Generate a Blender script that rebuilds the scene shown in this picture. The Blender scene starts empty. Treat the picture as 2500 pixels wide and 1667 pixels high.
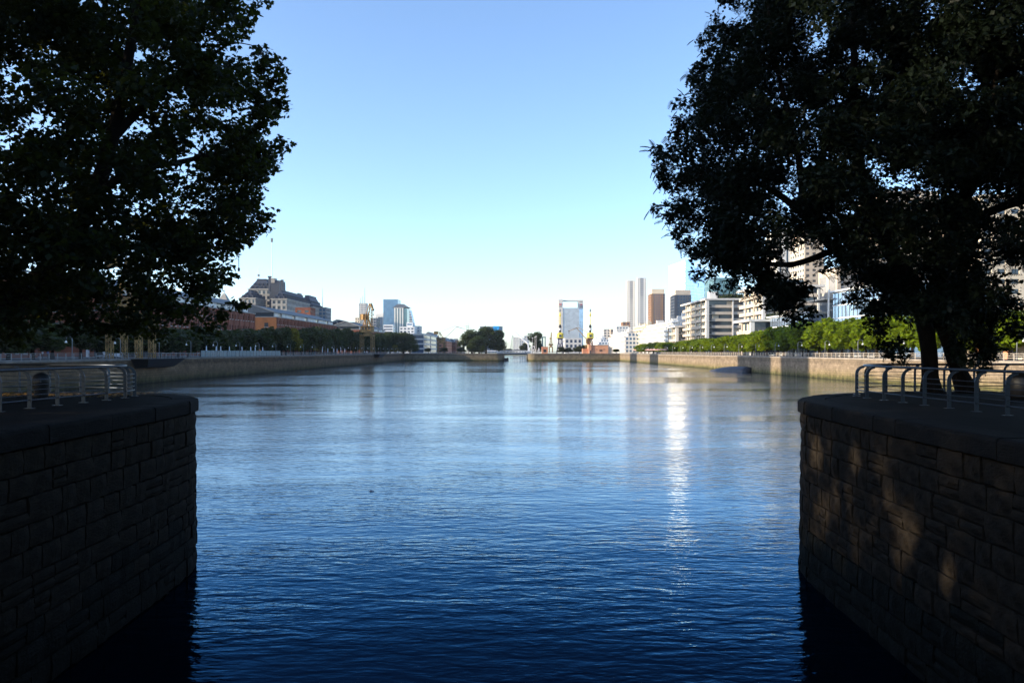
import bpy, bmesh, math, random
import numpy as np
from mathutils import Vector, Matrix

# ------------------------------------------------------------------ camera, world, sun, exposure
SC = bpy.context.scene
COL = SC.collection
FPX = 1940.0          # focal length in photo pixels (photo 2500 px wide)
EYE = 6.6             # eye height above the water
HZ = 858.0            # horizon row of the photo
cam_data = bpy.data.cameras.new('camera')
cam = bpy.data.objects.new('camera', cam_data)
COL.objects.link(cam)
cam.location = (0, 0, EYE)
cam.rotation_euler = (math.radians(90), 0, 0)
cam_data.sensor_width = 36
cam_data.lens = FPX / 2500 * 36
cam_data.shift_y = (HZ - 833.5) / 2500
cam_data.clip_start = 0.1
cam_data.clip_end = 20000
SC.camera = cam

SUN_EL = math.radians(13.0)
SUN_BACK = math.radians(12.0)       # how far behind pure left the sun stands
SUN = Vector((-math.cos(SUN_BACK) * math.cos(SUN_EL), -math.sin(SUN_BACK) * math.cos(SUN_EL), math.sin(SUN_EL)))
world = bpy.data.worlds.new('World')
SC.world = world
world.use_nodes = True
wn = world.node_tree.nodes
wn.clear()
sky = wn.new('ShaderNodeTexSky')
sky.sky_type = 'NISHITA'
sky.sun_disc = False
sky.sun_elevation = SUN_EL
sky.sun_rotation = math.atan2(SUN.x, SUN.y)
sky.altitude = 0
sky.air_density = 0.7
sky.dust_density = 0.7
sky.ozone_density = 2.1
bg = wn.new('ShaderNodeBackground')
bg.inputs['Strength'].default_value = 0.15
wo = wn.new('ShaderNodeOutputWorld')
world.node_tree.links.new(sky.outputs[0], bg.inputs['Color'])
world.node_tree.links.new(bg.outputs[0], wo.inputs['Surface'])

sun_data = bpy.data.lights.new('sun', 'SUN')
sun_data.energy = 3.4
sun_data.angle = math.radians(0.5)
sun_data.color = (1.0, 0.84, 0.62)
sun = bpy.data.objects.new('sun', sun_data)
COL.objects.link(sun)
sun.location = (-60, -20, 60)
sun.rotation_euler = SUN.to_track_quat('Z', 'Y').to_euler()

SC.view_settings.view_transform = 'Standard'
SC.view_settings.look = 'None'
SC.view_settings.gamma = 1.0
SC.view_settings.use_curve_mapping = False
SC.view_settings.exposure = 1.5
SC.render.engine = 'CYCLES'
SC.cycles.use_denoising = True
SC.cycles.max_bounces = 6
SC.cycles.diffuse_bounces = 2
SC.cycles.glossy_bounces = 3
SC.cycles.transmission_bounces = 3
SC.cycles.volume_bounces = 0
SC.cycles.transparent_max_bounces = 4
SC.cycles.sample_clamp_indirect = 8.0
SC.cycles.caustics_reflective = True

RNG = np.random.default_rng(7)
random.seed(7)
QZ = 5.15             # quay level above the water
def X(px, d): return (px - 1250.0) / FPX * d
def Z(py, d): return EYE + (HZ - py) / FPX * d

# ------------------------------------------------------------------ helpers
def tag(o, label=None, cat=None, group=None, kind=None):
    if label: o['label'] = label
    if cat: o['category'] = cat
    if group: o['group'] = group
    if kind: o['kind'] = kind
    return o

def thing(name, label, cat, loc=(0, 0, 0), rz=0.0, group=None):
    o = bpy.data.objects.new(name, None)
    COL.objects.link(o)
    o.empty_display_size = 0.3
    o.location = loc
    o.rotation_euler = (0, 0, rz)
    return tag(o, label, cat, group)

def dup(root, loc=None, rz=None, sc=None, label=None):
    r = root.copy(); COL.objects.link(r)
    if loc is not None: r.location = loc
    if rz is not None: r.rotation_euler = (0, 0, rz)
    if sc is not None: r.scale = sc
    if label: r['label'] = label
    for ch in list(root.children):
        c = ch.copy(); COL.objects.link(c); c.parent = r
        for g in list(ch.children):
            k = g.copy(); COL.objects.link(k); k.parent = c
    return r

def obj(name, me, parent=None, loc=None):
    o = bpy.data.objects.new(name, me)
    COL.objects.link(o)
    if parent is not None: o.parent = parent
    if loc is not None: o.location = loc
    return o

class MB:
    def __init__(s): s.v = []; s.f = []; s.m = []; s.mi = 0
    def face(s, idx): s.f.append(idx); s.m.append(s.mi)
    def add(s, vs, fs):
        b = len(s.v); s.v.extend([tuple(v) for v in vs])
        for f in fs: s.face([b + i for i in f])
    def hexa(s, p):  # 8 points: bottom 4 ccw, top 4 ccw
        s.add(p, [(3, 2, 1, 0), (4, 5, 6, 7), (0, 1, 5, 4), (1, 2, 6, 5), (2, 3, 7, 6), (3, 0, 4, 7)])
    def box(s, x0, x1, y0, y1, z0, z1):
        s.hexa([(x0, y0, z0), (x1, y0, z0), (x1, y1, z0), (x0, y1, z0), (x0, y0, z1), (x1, y0, z1), (x1, y1, z1), (x0, y1, z1)])
    def frustum(s, b, zb, t, zt):  # rects (x0,x1,y0,y1)
        s.hexa([(b[0], b[2], zb), (b[1], b[2], zb), (b[1], b[3], zb), (b[0], b[3], zb), (t[0], t[2], zt), (t[1], t[2], zt), (t[1], t[3], zt), (t[0], t[3], zt)])
    def bar(s, p, q, w, h=None):
        p = Vector(p); q = Vector(q); h = h or w
        d = (q - p)
        if d.length < 1e-6: return
        d.normalize()
        up = Vector((0, 0, 1)) if abs(d.z) < 0.95 else Vector((1, 0, 0))
        a = d.cross(up).normalized() * (w / 2); b = a.cross(d).normalized() * (h / 2)
        s.hexa([p - a - b, p + a - b, p + a + b, p - a + b, q - a - b, q + a - b, q + a + b, q - a + b])
    def tube(s, pts, r, n=8, cap=True):
        pts = [Vector(p) for p in pts]
        rs = r if isinstance(r, (list, tuple)) else [r] * len(pts)
        base = len(s.v); prev = None
        for i, p in enumerate(pts):
            t = (pts[min(i + 1, len(pts) - 1)] - pts[max(i - 1, 0)]).normalized()
            if prev is None:
                up = Vector((0, 0, 1)) if abs(t.z) < 0.9 else Vector((1, 0, 0))
                a = t.cross(up).normalized()
            else:
                a = (prev - t * prev.dot(t)).normalized()
            prev = a; b = t.cross(a)
            for k in range(n):
                an = 2 * math.pi * k / n
                s.v.append(tuple(p + (a * math.cos(an) + b * math.sin(an)) * rs[i]))
        for i in range(len(pts) - 1):
            for k in range(n):
                k2 = (k + 1) % n
                s.face([base + i * n + k, base + i * n + k2, base + (i + 1) * n + k2, base + (i + 1) * n + k])
        if cap:
            s.face([base + k for k in range(n)][::-1]); s.face([base + (len(pts) - 1) * n + k for k in range(n)])
    def lathe(s, prof, c=(0, 0, 0), n=12):
        base = len(s.v)
        for (r, z) in prof:
            for k in range(n):
                a = 2 * math.pi * k / n
                s.v.append((c[0] + r * math.cos(a), c[1] + r * math.sin(a), c[2] + z))
        for i in range(len(prof) - 1):
            for k in range(n):
                k2 = (k + 1) % n
                s.face([base + i * n + k, base + i * n + k2, base + (i + 1) * n + k2, base + (i + 1) * n + k])
        s.face([base + k for k in range(n)][::-1]); s.face([base + (len(prof) - 1) * n + k for k in range(n)])
    def prism(s, poly, z0, z1):
        n = len(poly); b = len(s.v)
        s.v.extend([(x, y, z0) for x, y in poly]); s.v.extend([(x, y, z1) for x, y in poly])
        s.face([b + i for i in range(n)][::-1]); s.face([b + n + i for i in range(n)])
        for i in range(n):
            j = (i + 1) % n
            s.face([b + i, b + j, b + n + j, b + n + i])
    def mesh(s, name, mats, smooth=False):
        me = bpy.data.meshes.new(name)
        me.from_pydata(s.v, [], s.f)
        for m in (mats if isinstance(mats, (list, tuple)) else [mats]): me.materials.append(m)
        if any(s.m): me.polygons.foreach_set('material_index', s.m)
        if smooth: me.polygons.foreach_set('use_smooth', [True] * len(me.polygons))
        me.update()
        return me
    def build(s, name, mats, parent=None, kind=None, smooth=False, loc=None, label=None):
        o = obj(name, s.mesh(name, mats, smooth), parent, loc)
        if kind: o['kind'] = kind
        if label: o['label'] = label
        return o

def np_mesh(name, V, loops, counts, mat, smooth=False):
    """fast mesh from flat arrays"""
    me = bpy.data.meshes.new(name)
    V = np.ascontiguousarray(V, dtype=np.float32); loops = np.ascontiguousarray(loops, dtype=np.int32)
    counts = np.ascontiguousarray(counts, dtype=np.int32)
    me.vertices.add(len(V)); me.vertices.foreach_set('co', V.ravel())
    me.loops.add(len(loops)); me.loops.foreach_set('vertex_index', loops)
    me.polygons.add(len(counts))
    st = np.concatenate([[0], np.cumsum(counts)[:-1]]).astype(np.int32)
    me.polygons.foreach_set('loop_start', st)
    me.polygons.foreach_set('loop_total', counts)
    me.update(calc_edges=True); me.validate()
    for m in (mat if isinstance(mat, (list, tuple)) else [mat]): me.materials.append(m)
    return me

def scatter_mesh(name, tv, tf, M, P, mat):
    """template tv (n,3), faces tf, rotations/scales M (N,3,3), positions P (N,3)"""
    tv = np.array(tv, dtype=np.float64); n = len(tv); N = len(P)
    V = np.einsum('nij,kj->nki', M, tv) + P[:, None, :]
    fl = np.concatenate([np.array(f) for f in tf]); fc = np.array([len(f) for f in tf])
    loops = (fl[None, :] + (np.arange(N) * n)[:, None]).ravel()
    counts = np.tile(fc, N)
    return np_mesh(name, V.reshape(-1, 3), loops, counts, mat)

def rand_rot(N, rng, droop=0.0, flat=0.5):
    """random orthonormal frames whose normal leans upward by flat"""
    n = rng.normal(size=(N, 3)); n[:, 2] = np.abs(n[:, 2]) + flat
    n /= np.linalg.norm(n, axis=1)[:, None]
    t = rng.normal(size=(N, 3)); t[:, 2] -= droop
    t -= n * np.sum(t * n, axis=1)[:, None]; t /= np.linalg.norm(t, axis=1)[:, None]
    b = np.cross(n, t)
    return np.stack([b, t, n], axis=2)

# ------------------------------------------------------------------ materials
def nodes(name):
    m = bpy.data.materials.new(name); m.use_nodes = True
    nt = m.node_tree; nt.nodes.clear()
    out = nt.nodes.new('ShaderNodeOutputMaterial')
    return m, nt, out

def L(nt, a, b): nt.links.new(a, b)

def mat(name, c, rough=0.7, var=0.15, scale=1.0, bump=0.0, metal=0.0, spec=0.5, bscale=None, coords='Object', stretch=(1, 1, 1)):
    m, nt, out = nodes(name)
    p = nt.nodes.new('ShaderNodeBsdfPrincipled')
    p.inputs['Roughness'].default_value = rough
    p.inputs['Metallic'].default_value = metal
    p.inputs['Specular IOR Level'].default_value = spec
    tc = nt.nodes.new('ShaderNodeTexCoord')
    mp = nt.nodes.new('ShaderNodeMapping'); mp.inputs['Scale'].default_value = stretch
    L(nt, tc.outputs[coords], mp.inputs['Vector'])
    nz = nt.nodes.new('ShaderNodeTexNoise'); nz.inputs['Scale'].default_value = scale; nz.inputs['Detail'].default_value = 5
    L(nt, mp.outputs[0], nz.inputs['Vector'])
    mr = nt.nodes.new('ShaderNodeMapRange')
    mr.inputs['From Min'].default_value = 0.3; mr.inputs['From Max'].default_value = 0.7
    mr.inputs['To Min'].default_value = 1 - var; mr.inputs['To Max'].default_value = 1 + var
    L(nt, nz.outputs['Fac'], mr.inputs['Value'])
    mx = nt.nodes.new('ShaderNodeVectorMath'); mx.operation = 'SCALE'
    mx.inputs[0].default_value = c[:3]
    L(nt, mr.outputs[0], mx.inputs['Scale'])
    L(nt, mx.outputs[0], p.inputs['Base Color'])
    if bump > 0:
        nb = nt.nodes.new('ShaderNodeTexNoise'); nb.inputs['Scale'].default_value = bscale or scale * 4; nb.inputs['Detail'].default_value = 6
        L(nt, mp.outputs[0], nb.inputs['Vector'])
        bp = nt.nodes.new('ShaderNodeBump'); bp.inputs['Strength'].default_value = bump; bp.inputs['Distance'].default_value = 0.05
        L(nt, nb.outputs['Fac'], bp.inputs['Height']); L(nt, bp.outputs[0], p.inputs['Normal'])
    L(nt, p.outputs[0], out.inputs['Surface'])
    return m

def leaf_mat(name, c, tr, mix=0.35, var=0.35, hue=None, rough=0.5, scale=1.2):
    """diffuse + translucent leaf with a colour drift from leaf to leaf"""
    m, nt, out = nodes(name)
    geo = nt.nodes.new('ShaderNodeNewGeometry')
    tc = nt.nodes.new('ShaderNodeTexCoord')
    nz = nt.nodes.new('ShaderNodeTexNoise'); nz.inputs['Scale'].default_value = scale; nz.inputs['Detail'].default_value = 2
    L(nt, tc.outputs['Object'], nz.inputs['Vector'])
    ad = nt.nodes.new('ShaderNodeMath'); ad.operation = 'ADD'
    L(nt, geo.outputs['Random Per Island'], ad.inputs[0]); L(nt, nz.outputs['Fac'], ad.inputs[1])
    mr = nt.nodes.new('ShaderNodeMapRange'); mr.inputs['From Min'].default_value = 0.3; mr.inputs['From Max'].default_value = 1.7
    mr.inputs['To Min'].default_value = 1 - var; mr.inputs['To Max'].default_value = 1 + var
    L(nt, ad.outputs[0], mr.inputs['Value'])
    def scaled(col):
        v = nt.nodes.new('ShaderNodeVectorMath'); v.operation = 'SCALE'; v.inputs[0].default_value = col
        L(nt, mr.outputs[0], v.inputs['Scale']); return v.outputs[0]
    p = nt.nodes.new('ShaderNodeBsdfPrincipled'); p.inputs['Roughness'].default_value = rough
    p.inputs['Specular IOR Level'].default_value = 0.12
    L(nt, scaled(c), p.inputs['Base Color'])
    t = nt.nodes.new('ShaderNodeBsdfTranslucent'); L(nt, scaled(tr), t.inputs['Color'])
    ms = nt.nodes.new('ShaderNodeMixShader'); ms.inputs[0].default_value = mix
    L(nt, p.outputs[0], ms.inputs[1]); L(nt, t.outputs[0], ms.inputs[2]); L(nt, ms.outputs[0], out.inputs['Surface'])
    return m

def quay_mat(name, c_hi, c_lo, top_dark=0.55):
    """coursed stone quay: block joints, vertical run stains, darker top band, algae near the water"""
    m, nt, out = nodes(name)
    p = nt.nodes.new('ShaderNodeBsdfPrincipled'); p.inputs['Roughness'].default_value = 0.9; p.inputs['Specular IOR Level'].default_value = 0.2
    tc = nt.nodes.new('ShaderNodeTexCoord'); sx = nt.nodes.new('ShaderNodeSeparateXYZ'); L(nt, tc.outputs['Object'], sx.inputs[0])
    ad = nt.nodes.new('ShaderNodeMath'); ad.operation = 'ADD'; L(nt, sx.outputs['X'], ad.inputs[0]); L(nt, sx.outputs['Y'], ad.inputs[1])
    cb = nt.nodes.new('ShaderNodeCombineXYZ'); L(nt, ad.outputs[0], cb.inputs['X']); L(nt, sx.outputs['Z'], cb.inputs['Y'])
    br = nt.nodes.new('ShaderNodeTexBrick'); br.inputs['Scale'].default_value = 1.0
    br.inputs['Brick Width'].default_value = 1.1; br.inputs['Row Height'].default_value = 0.52; br.inputs['Mortar Size'].default_value = 0.03
    br.inputs['Color1'].default_value = (1, 1, 1, 1); br.inputs['Color2'].default_value = (0.72, 0.72, 0.72, 1); br.inputs['Mortar'].default_value = (0.5, 0.5, 0.5, 1)
    L(nt, cb.outputs[0], br.inputs['Vector'])
    nz = nt.nodes.new('ShaderNodeTexNoise'); nz.inputs['Scale'].default_value = 0.35; nz.inputs['Detail'].default_value = 8; nz.inputs['Roughness'].default_value = 0.65
    L(nt, tc.outputs['Object'], nz.inputs['Vector'])
    mp = nt.nodes.new('ShaderNodeMapping'); mp.inputs['Scale'].default_value = (0.9, 0.9, 0.07); L(nt, tc.outputs['Object'], mp.inputs['Vector'])
    st = nt.nodes.new('ShaderNodeTexNoise'); st.inputs['Scale'].default_value = 1.0; st.inputs['Detail'].default_value = 5; L(nt, mp.outputs[0], st.inputs['Vector'])
    # height ramp (0 at water, 1 at quay level), edge wandering with noise
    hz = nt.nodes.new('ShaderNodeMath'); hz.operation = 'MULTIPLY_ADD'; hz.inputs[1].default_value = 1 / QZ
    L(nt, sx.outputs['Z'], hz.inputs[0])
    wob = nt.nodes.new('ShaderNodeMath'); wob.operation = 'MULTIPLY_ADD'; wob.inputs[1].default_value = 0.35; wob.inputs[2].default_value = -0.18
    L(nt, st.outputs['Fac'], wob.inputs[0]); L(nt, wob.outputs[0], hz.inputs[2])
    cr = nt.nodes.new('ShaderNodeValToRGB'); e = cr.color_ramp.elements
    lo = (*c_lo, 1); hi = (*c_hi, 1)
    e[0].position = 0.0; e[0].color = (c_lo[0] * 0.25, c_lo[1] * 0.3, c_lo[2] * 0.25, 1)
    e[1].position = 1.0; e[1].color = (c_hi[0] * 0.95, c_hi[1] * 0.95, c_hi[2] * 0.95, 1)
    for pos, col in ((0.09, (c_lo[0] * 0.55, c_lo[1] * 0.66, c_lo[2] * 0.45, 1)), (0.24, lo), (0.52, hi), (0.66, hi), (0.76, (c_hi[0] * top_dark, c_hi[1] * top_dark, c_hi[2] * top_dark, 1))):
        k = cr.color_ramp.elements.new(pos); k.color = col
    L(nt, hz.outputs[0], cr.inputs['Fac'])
    mr = nt.nodes.new('ShaderNodeMapRange'); mr.inputs['From Min'].default_value = 0.3; mr.inputs['From Max'].default_value = 0.7; mr.inputs['To Min'].default_value = 0.62; mr.inputs['To Max'].default_value = 1.25
    L(nt, nz.outputs['Fac'], mr.inputs['Value'])
    m1 = nt.nodes.new('ShaderNodeVectorMath'); m1.operation = 'MULTIPLY'; L(nt, cr.outputs[0], m1.inputs[0]); L(nt, br.outputs['Color'], m1.inputs[1])
    m2 = nt.nodes.new('ShaderNodeVectorMath'); m2.operation = 'SCALE'; L(nt, m1.outputs[0], m2.inputs[0]); L(nt, mr.outputs[0], m2.inputs['Scale'])
    L(nt, m2.outputs[0], p.inputs['Base Color'])
    bp = nt.nodes.new('ShaderNodeBump'); bp.inputs['Strength'].default_value = 0.6; bp.inputs['Distance'].default_value = 0.06
    sm = nt.nodes.new('ShaderNodeMath'); sm.operation = 'MULTIPLY_ADD'; sm.inputs[1].default_value = 0.7; L(nt, nz.outputs['Fac'], sm.inputs[0])
    inv = nt.nodes.new('ShaderNodeMath'); inv.operation = 'SUBTRACT'; inv.inputs[0].default_value = 1.0; L(nt, br.outputs['Fac'], inv.inputs[1]); L(nt, inv.outputs[0], sm.inputs[2])
    L(nt, sm.outputs[0], bp.inputs['Height']); L(nt, bp.outputs[0], p.inputs['Normal'])
    L(nt, p.outputs[0], out.inputs['Surface'])
    return m

def glass_mat(name, c, rough=0.08, metal=0.0, spec=0.8, grid=None, tilt=0.0):
    m, nt, out = nodes(name)
    p = nt.nodes.new('ShaderNodeBsdfPrincipled'); p.inputs['Roughness'].default_value = rough; p.inputs['Metallic'].default_value = metal
    p.inputs['Specular IOR Level'].default_value = spec
    tc = nt.nodes.new('ShaderNodeTexCoord')
    vo = nt.nodes.new('ShaderNodeTexVoronoi'); vo.inputs['Scale'].default_value = 0.33; L(nt, tc.outputs['Object'], vo.inputs['Vector'])
    sp = nt.nodes.new('ShaderNodeSeparateColor'); L(nt, vo.outputs['Color'], sp.inputs[0])
    mr = nt.nodes.new('ShaderNodeMapRange'); mr.inputs['To Min'].default_value = 0.9; mr.inputs['To Max'].default_value = 1.1; L(nt, sp.outputs[0], mr.inputs['Value'])
    v = nt.nodes.new('ShaderNodeVectorMath'); v.operation = 'SCALE'; v.inputs[0].default_value = c; L(nt, mr.outputs[0], v.inputs['Scale'])
    L(nt, v.outputs[0], p.inputs['Base Color']); L(nt, p.outputs[0], out.inputs['Surface'])
    return m

M = {}
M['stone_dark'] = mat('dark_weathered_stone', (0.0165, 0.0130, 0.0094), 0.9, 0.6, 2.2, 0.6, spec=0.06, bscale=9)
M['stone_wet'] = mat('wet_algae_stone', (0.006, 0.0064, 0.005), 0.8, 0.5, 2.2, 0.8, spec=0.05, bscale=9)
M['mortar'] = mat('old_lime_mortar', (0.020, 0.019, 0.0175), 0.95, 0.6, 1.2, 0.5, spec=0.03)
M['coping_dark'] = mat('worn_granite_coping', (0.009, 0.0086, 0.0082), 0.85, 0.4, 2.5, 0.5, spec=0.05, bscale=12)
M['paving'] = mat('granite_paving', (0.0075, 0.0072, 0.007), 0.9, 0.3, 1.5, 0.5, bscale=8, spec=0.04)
M['ground'] = mat('city_ground', (0.12, 0.11, 0.10), 0.9, 0.3, 0.05)
M['galv'] = mat('painted_steel_railing', (0.045, 0.056, 0.075), 0.36, 0.12, 6, 0.0, metal=0.8, spec=0.4)
M['bin'] = mat('black_bin_plastic', (0.008, 0.008, 0.009), 0.5, 0.2, 5)
M['bark'] = mat('tree_bark', (0.018, 0.014, 0.011), 0.95, 0.5, 3, 1.0, spec=0.05, bscale=14, stretch=(1, 1, 0.25))
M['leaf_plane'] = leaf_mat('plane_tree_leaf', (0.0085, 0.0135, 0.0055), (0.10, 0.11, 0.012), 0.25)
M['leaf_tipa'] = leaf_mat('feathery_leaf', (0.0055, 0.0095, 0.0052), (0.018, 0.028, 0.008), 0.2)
M['leaf_fallen'] = leaf_mat('fallen_leaf', (0.20, 0.12, 0.03), (0.2, 0.12, 0.03), 0.2)
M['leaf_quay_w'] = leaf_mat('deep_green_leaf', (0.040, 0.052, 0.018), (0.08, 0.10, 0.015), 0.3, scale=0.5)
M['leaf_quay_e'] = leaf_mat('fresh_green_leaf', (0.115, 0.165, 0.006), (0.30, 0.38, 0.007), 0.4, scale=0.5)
M['leaf_yellow'] = leaf_mat('yellow_green_leaf', (0.14, 0.13, 0.012), (0.26, 0.22, 0.01), 0.4, scale=0.5)
M['leaf_fig'] = leaf_mat('fig_leaf', (0.040, 0.060, 0.018), (0.09, 0.12, 0.015), 0.25, scale=0.25)
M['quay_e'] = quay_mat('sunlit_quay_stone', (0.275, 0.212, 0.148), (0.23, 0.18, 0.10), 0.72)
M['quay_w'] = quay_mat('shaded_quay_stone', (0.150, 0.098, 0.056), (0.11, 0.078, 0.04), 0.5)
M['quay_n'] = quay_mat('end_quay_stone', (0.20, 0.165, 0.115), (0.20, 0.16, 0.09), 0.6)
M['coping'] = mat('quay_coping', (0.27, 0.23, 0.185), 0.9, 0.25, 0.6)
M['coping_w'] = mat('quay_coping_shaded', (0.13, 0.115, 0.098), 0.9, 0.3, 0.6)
M['brick'] = mat('red_warehouse_brick', (0.20, 0.062, 0.033), 0.9, 0.3, 0.5, 0.3)
M['brick_sunlit'] = mat('sun_tinted_brick', (0.42, 0.15, 0.05), 0.9, 0.15, 0.4, 0.2)  # warehouse brick with the orange glow of low sun put into its colour
M['slate'] = mat('grey_slate_roof', (0.10, 0.115, 0.13), 0.6, 0.2, 0.4)
M['mansard'] = mat('blue_grey_mansard', (0.022, 0.032, 0.056), 0.6, 0.25, 0.3)
M['limestone'] = mat('pale_limestone', (0.33, 0.315, 0.29), 0.9, 0.2, 0.3)
M['white'] = mat('white_render', (0.66, 0.645, 0.61), 0.8, 0.06, 0.2)
M['white_cool'] = mat('white_paint', (0.72, 0.73, 0.74), 0.6, 0.05, 0.3)
M['offwhite'] = mat('pale_cladding', (0.55, 0.54, 0.52), 0.7, 0.1, 0.2)
M['beige'] = mat('beige_concrete', (0.46, 0.40, 0.33), 0.85, 0.12, 0.2)
M['cream'] = mat('cream_render', (0.62, 0.53, 0.40), 0.85, 0.1, 0.2)
M['brown'] = mat('brown_cladding', (0.26, 0.15, 0.085), 0.8, 0.15, 0.2)
M['slate_clad'] = mat('slate_blue_cladding', (0.045, 0.055, 0.075), 0.7, 0.15, 0.2)
M['pink'] = mat('salmon_render', (0.55, 0.27, 0.16), 0.85, 0.12, 0.3)
M['grey'] = mat('grey_concrete', (0.25, 0.25, 0.25), 0.85, 0.15, 0.2)
M['dark'] = mat('dark_recess', (0.03, 0.032, 0.036), 0.5, 0.2, 0.3)
M['glass'] = glass_mat('window_glass', (0.04, 0.055, 0.075), 0.12)
M['glass_blue'] = glass_mat('blue_curtain_wall', (0.12, 0.23, 0.36), 0.18, 0.35)
M['glass_teal'] = glass_mat('teal_glass', (0.13, 0.24, 0.27), 0.15, 0.3)
M['glass_sky'] = glass_mat('sky_mirror_glass', (0.48, 0.60, 0.78), 0.15, 0.8)
M['glass_pale'] = glass_mat('pale_mirror_glass', (0.46, 0.50, 0.54), 0.3, 0.45)
M['glass_sun'] = glass_mat('mirror_glass_facade', (0.17, 0.172, 0.175), 0.30, 1.0)
M['navy'] = glass_mat('navy_glass', (0.02, 0.05, 0.11), 0.15)
M['yellow'] = mat('yellow_crane_paint', (0.26, 0.15, 0.045), 0.75, 0.5, 0.8)
M['yellow_br'] = mat('bright_yellow_paint', (0.68, 0.55, 0.07), 0.55, 0.15, 0.8)
M['black'] = mat('black_steel', (0.012, 0.012, 0.014), 0.6, 0.2, 1)
M['rust'] = mat('rusty_steel', (0.11, 0.045, 0.03), 0.8, 0.3, 1)
M['navy_paint'] = mat('navy_paint', (0.03, 0.035, 0.10), 0.6, 0.2, 1)
M['steel'] = mat('grey_steel', (0.20, 0.21, 0.22), 0.5, 0.1, 1, metal=0.3)
M['lampwhite'] = mat('opal_lamp_glass', (0.75, 0.75, 0.72), 0.4, 0.03, 1)
M['parasol'] = mat('pink_canvas', (0.75, 0.42, 0.34), 0.9, 0.1, 2)
M['canvas'] = mat('white_canvas', (0.62, 0.64, 0.68), 0.9, 0.08, 2)
M['hull'] = mat('dark_tarpaulin', (0.035, 0.035, 0.045), 0.45, 0.3, 0.6, 0.4)
M['hedge'] = leaf_mat('hedge_leaf', (0.045, 0.06, 0.02), (0.08, 0.1, 0.02), 0.2, scale=0.6)
M['blue_sign'] = mat('bright_blue_sign', (0.02, 0.33, 0.75), 0.5, 0.05, 1)
M['red_sign'] = mat('red_sign', (0.45, 0.16, 0.18), 0.5, 0.05, 1)
M['teal_panel'] = mat('teal_screen', (0.09, 0.16, 0.18), 0.5, 0.2, 1)
M['skin'] = mat('skin', (0.35, 0.2, 0.14), 0.6, 0.05, 5)
M['shirt_w'] = mat('white_shirt', (0.7, 0.7, 0.72), 0.9, 0.05, 5)
M['shirt_b'] = mat('blue_shirt', (0.15, 0.2, 0.4), 0.9, 0.05, 5)
M['trousers'] = mat('dark_trousers', (0.03, 0.03, 0.04), 0.9, 0.1, 5)
M['hair'] = mat('dark_hair', (0.02, 0.015, 0.01), 0.7, 0.1, 5)
M['terracotta'] = mat('terracotta_render', (0.52, 0.22, 0.12), 0.85, 0.1, 0.3)
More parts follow.
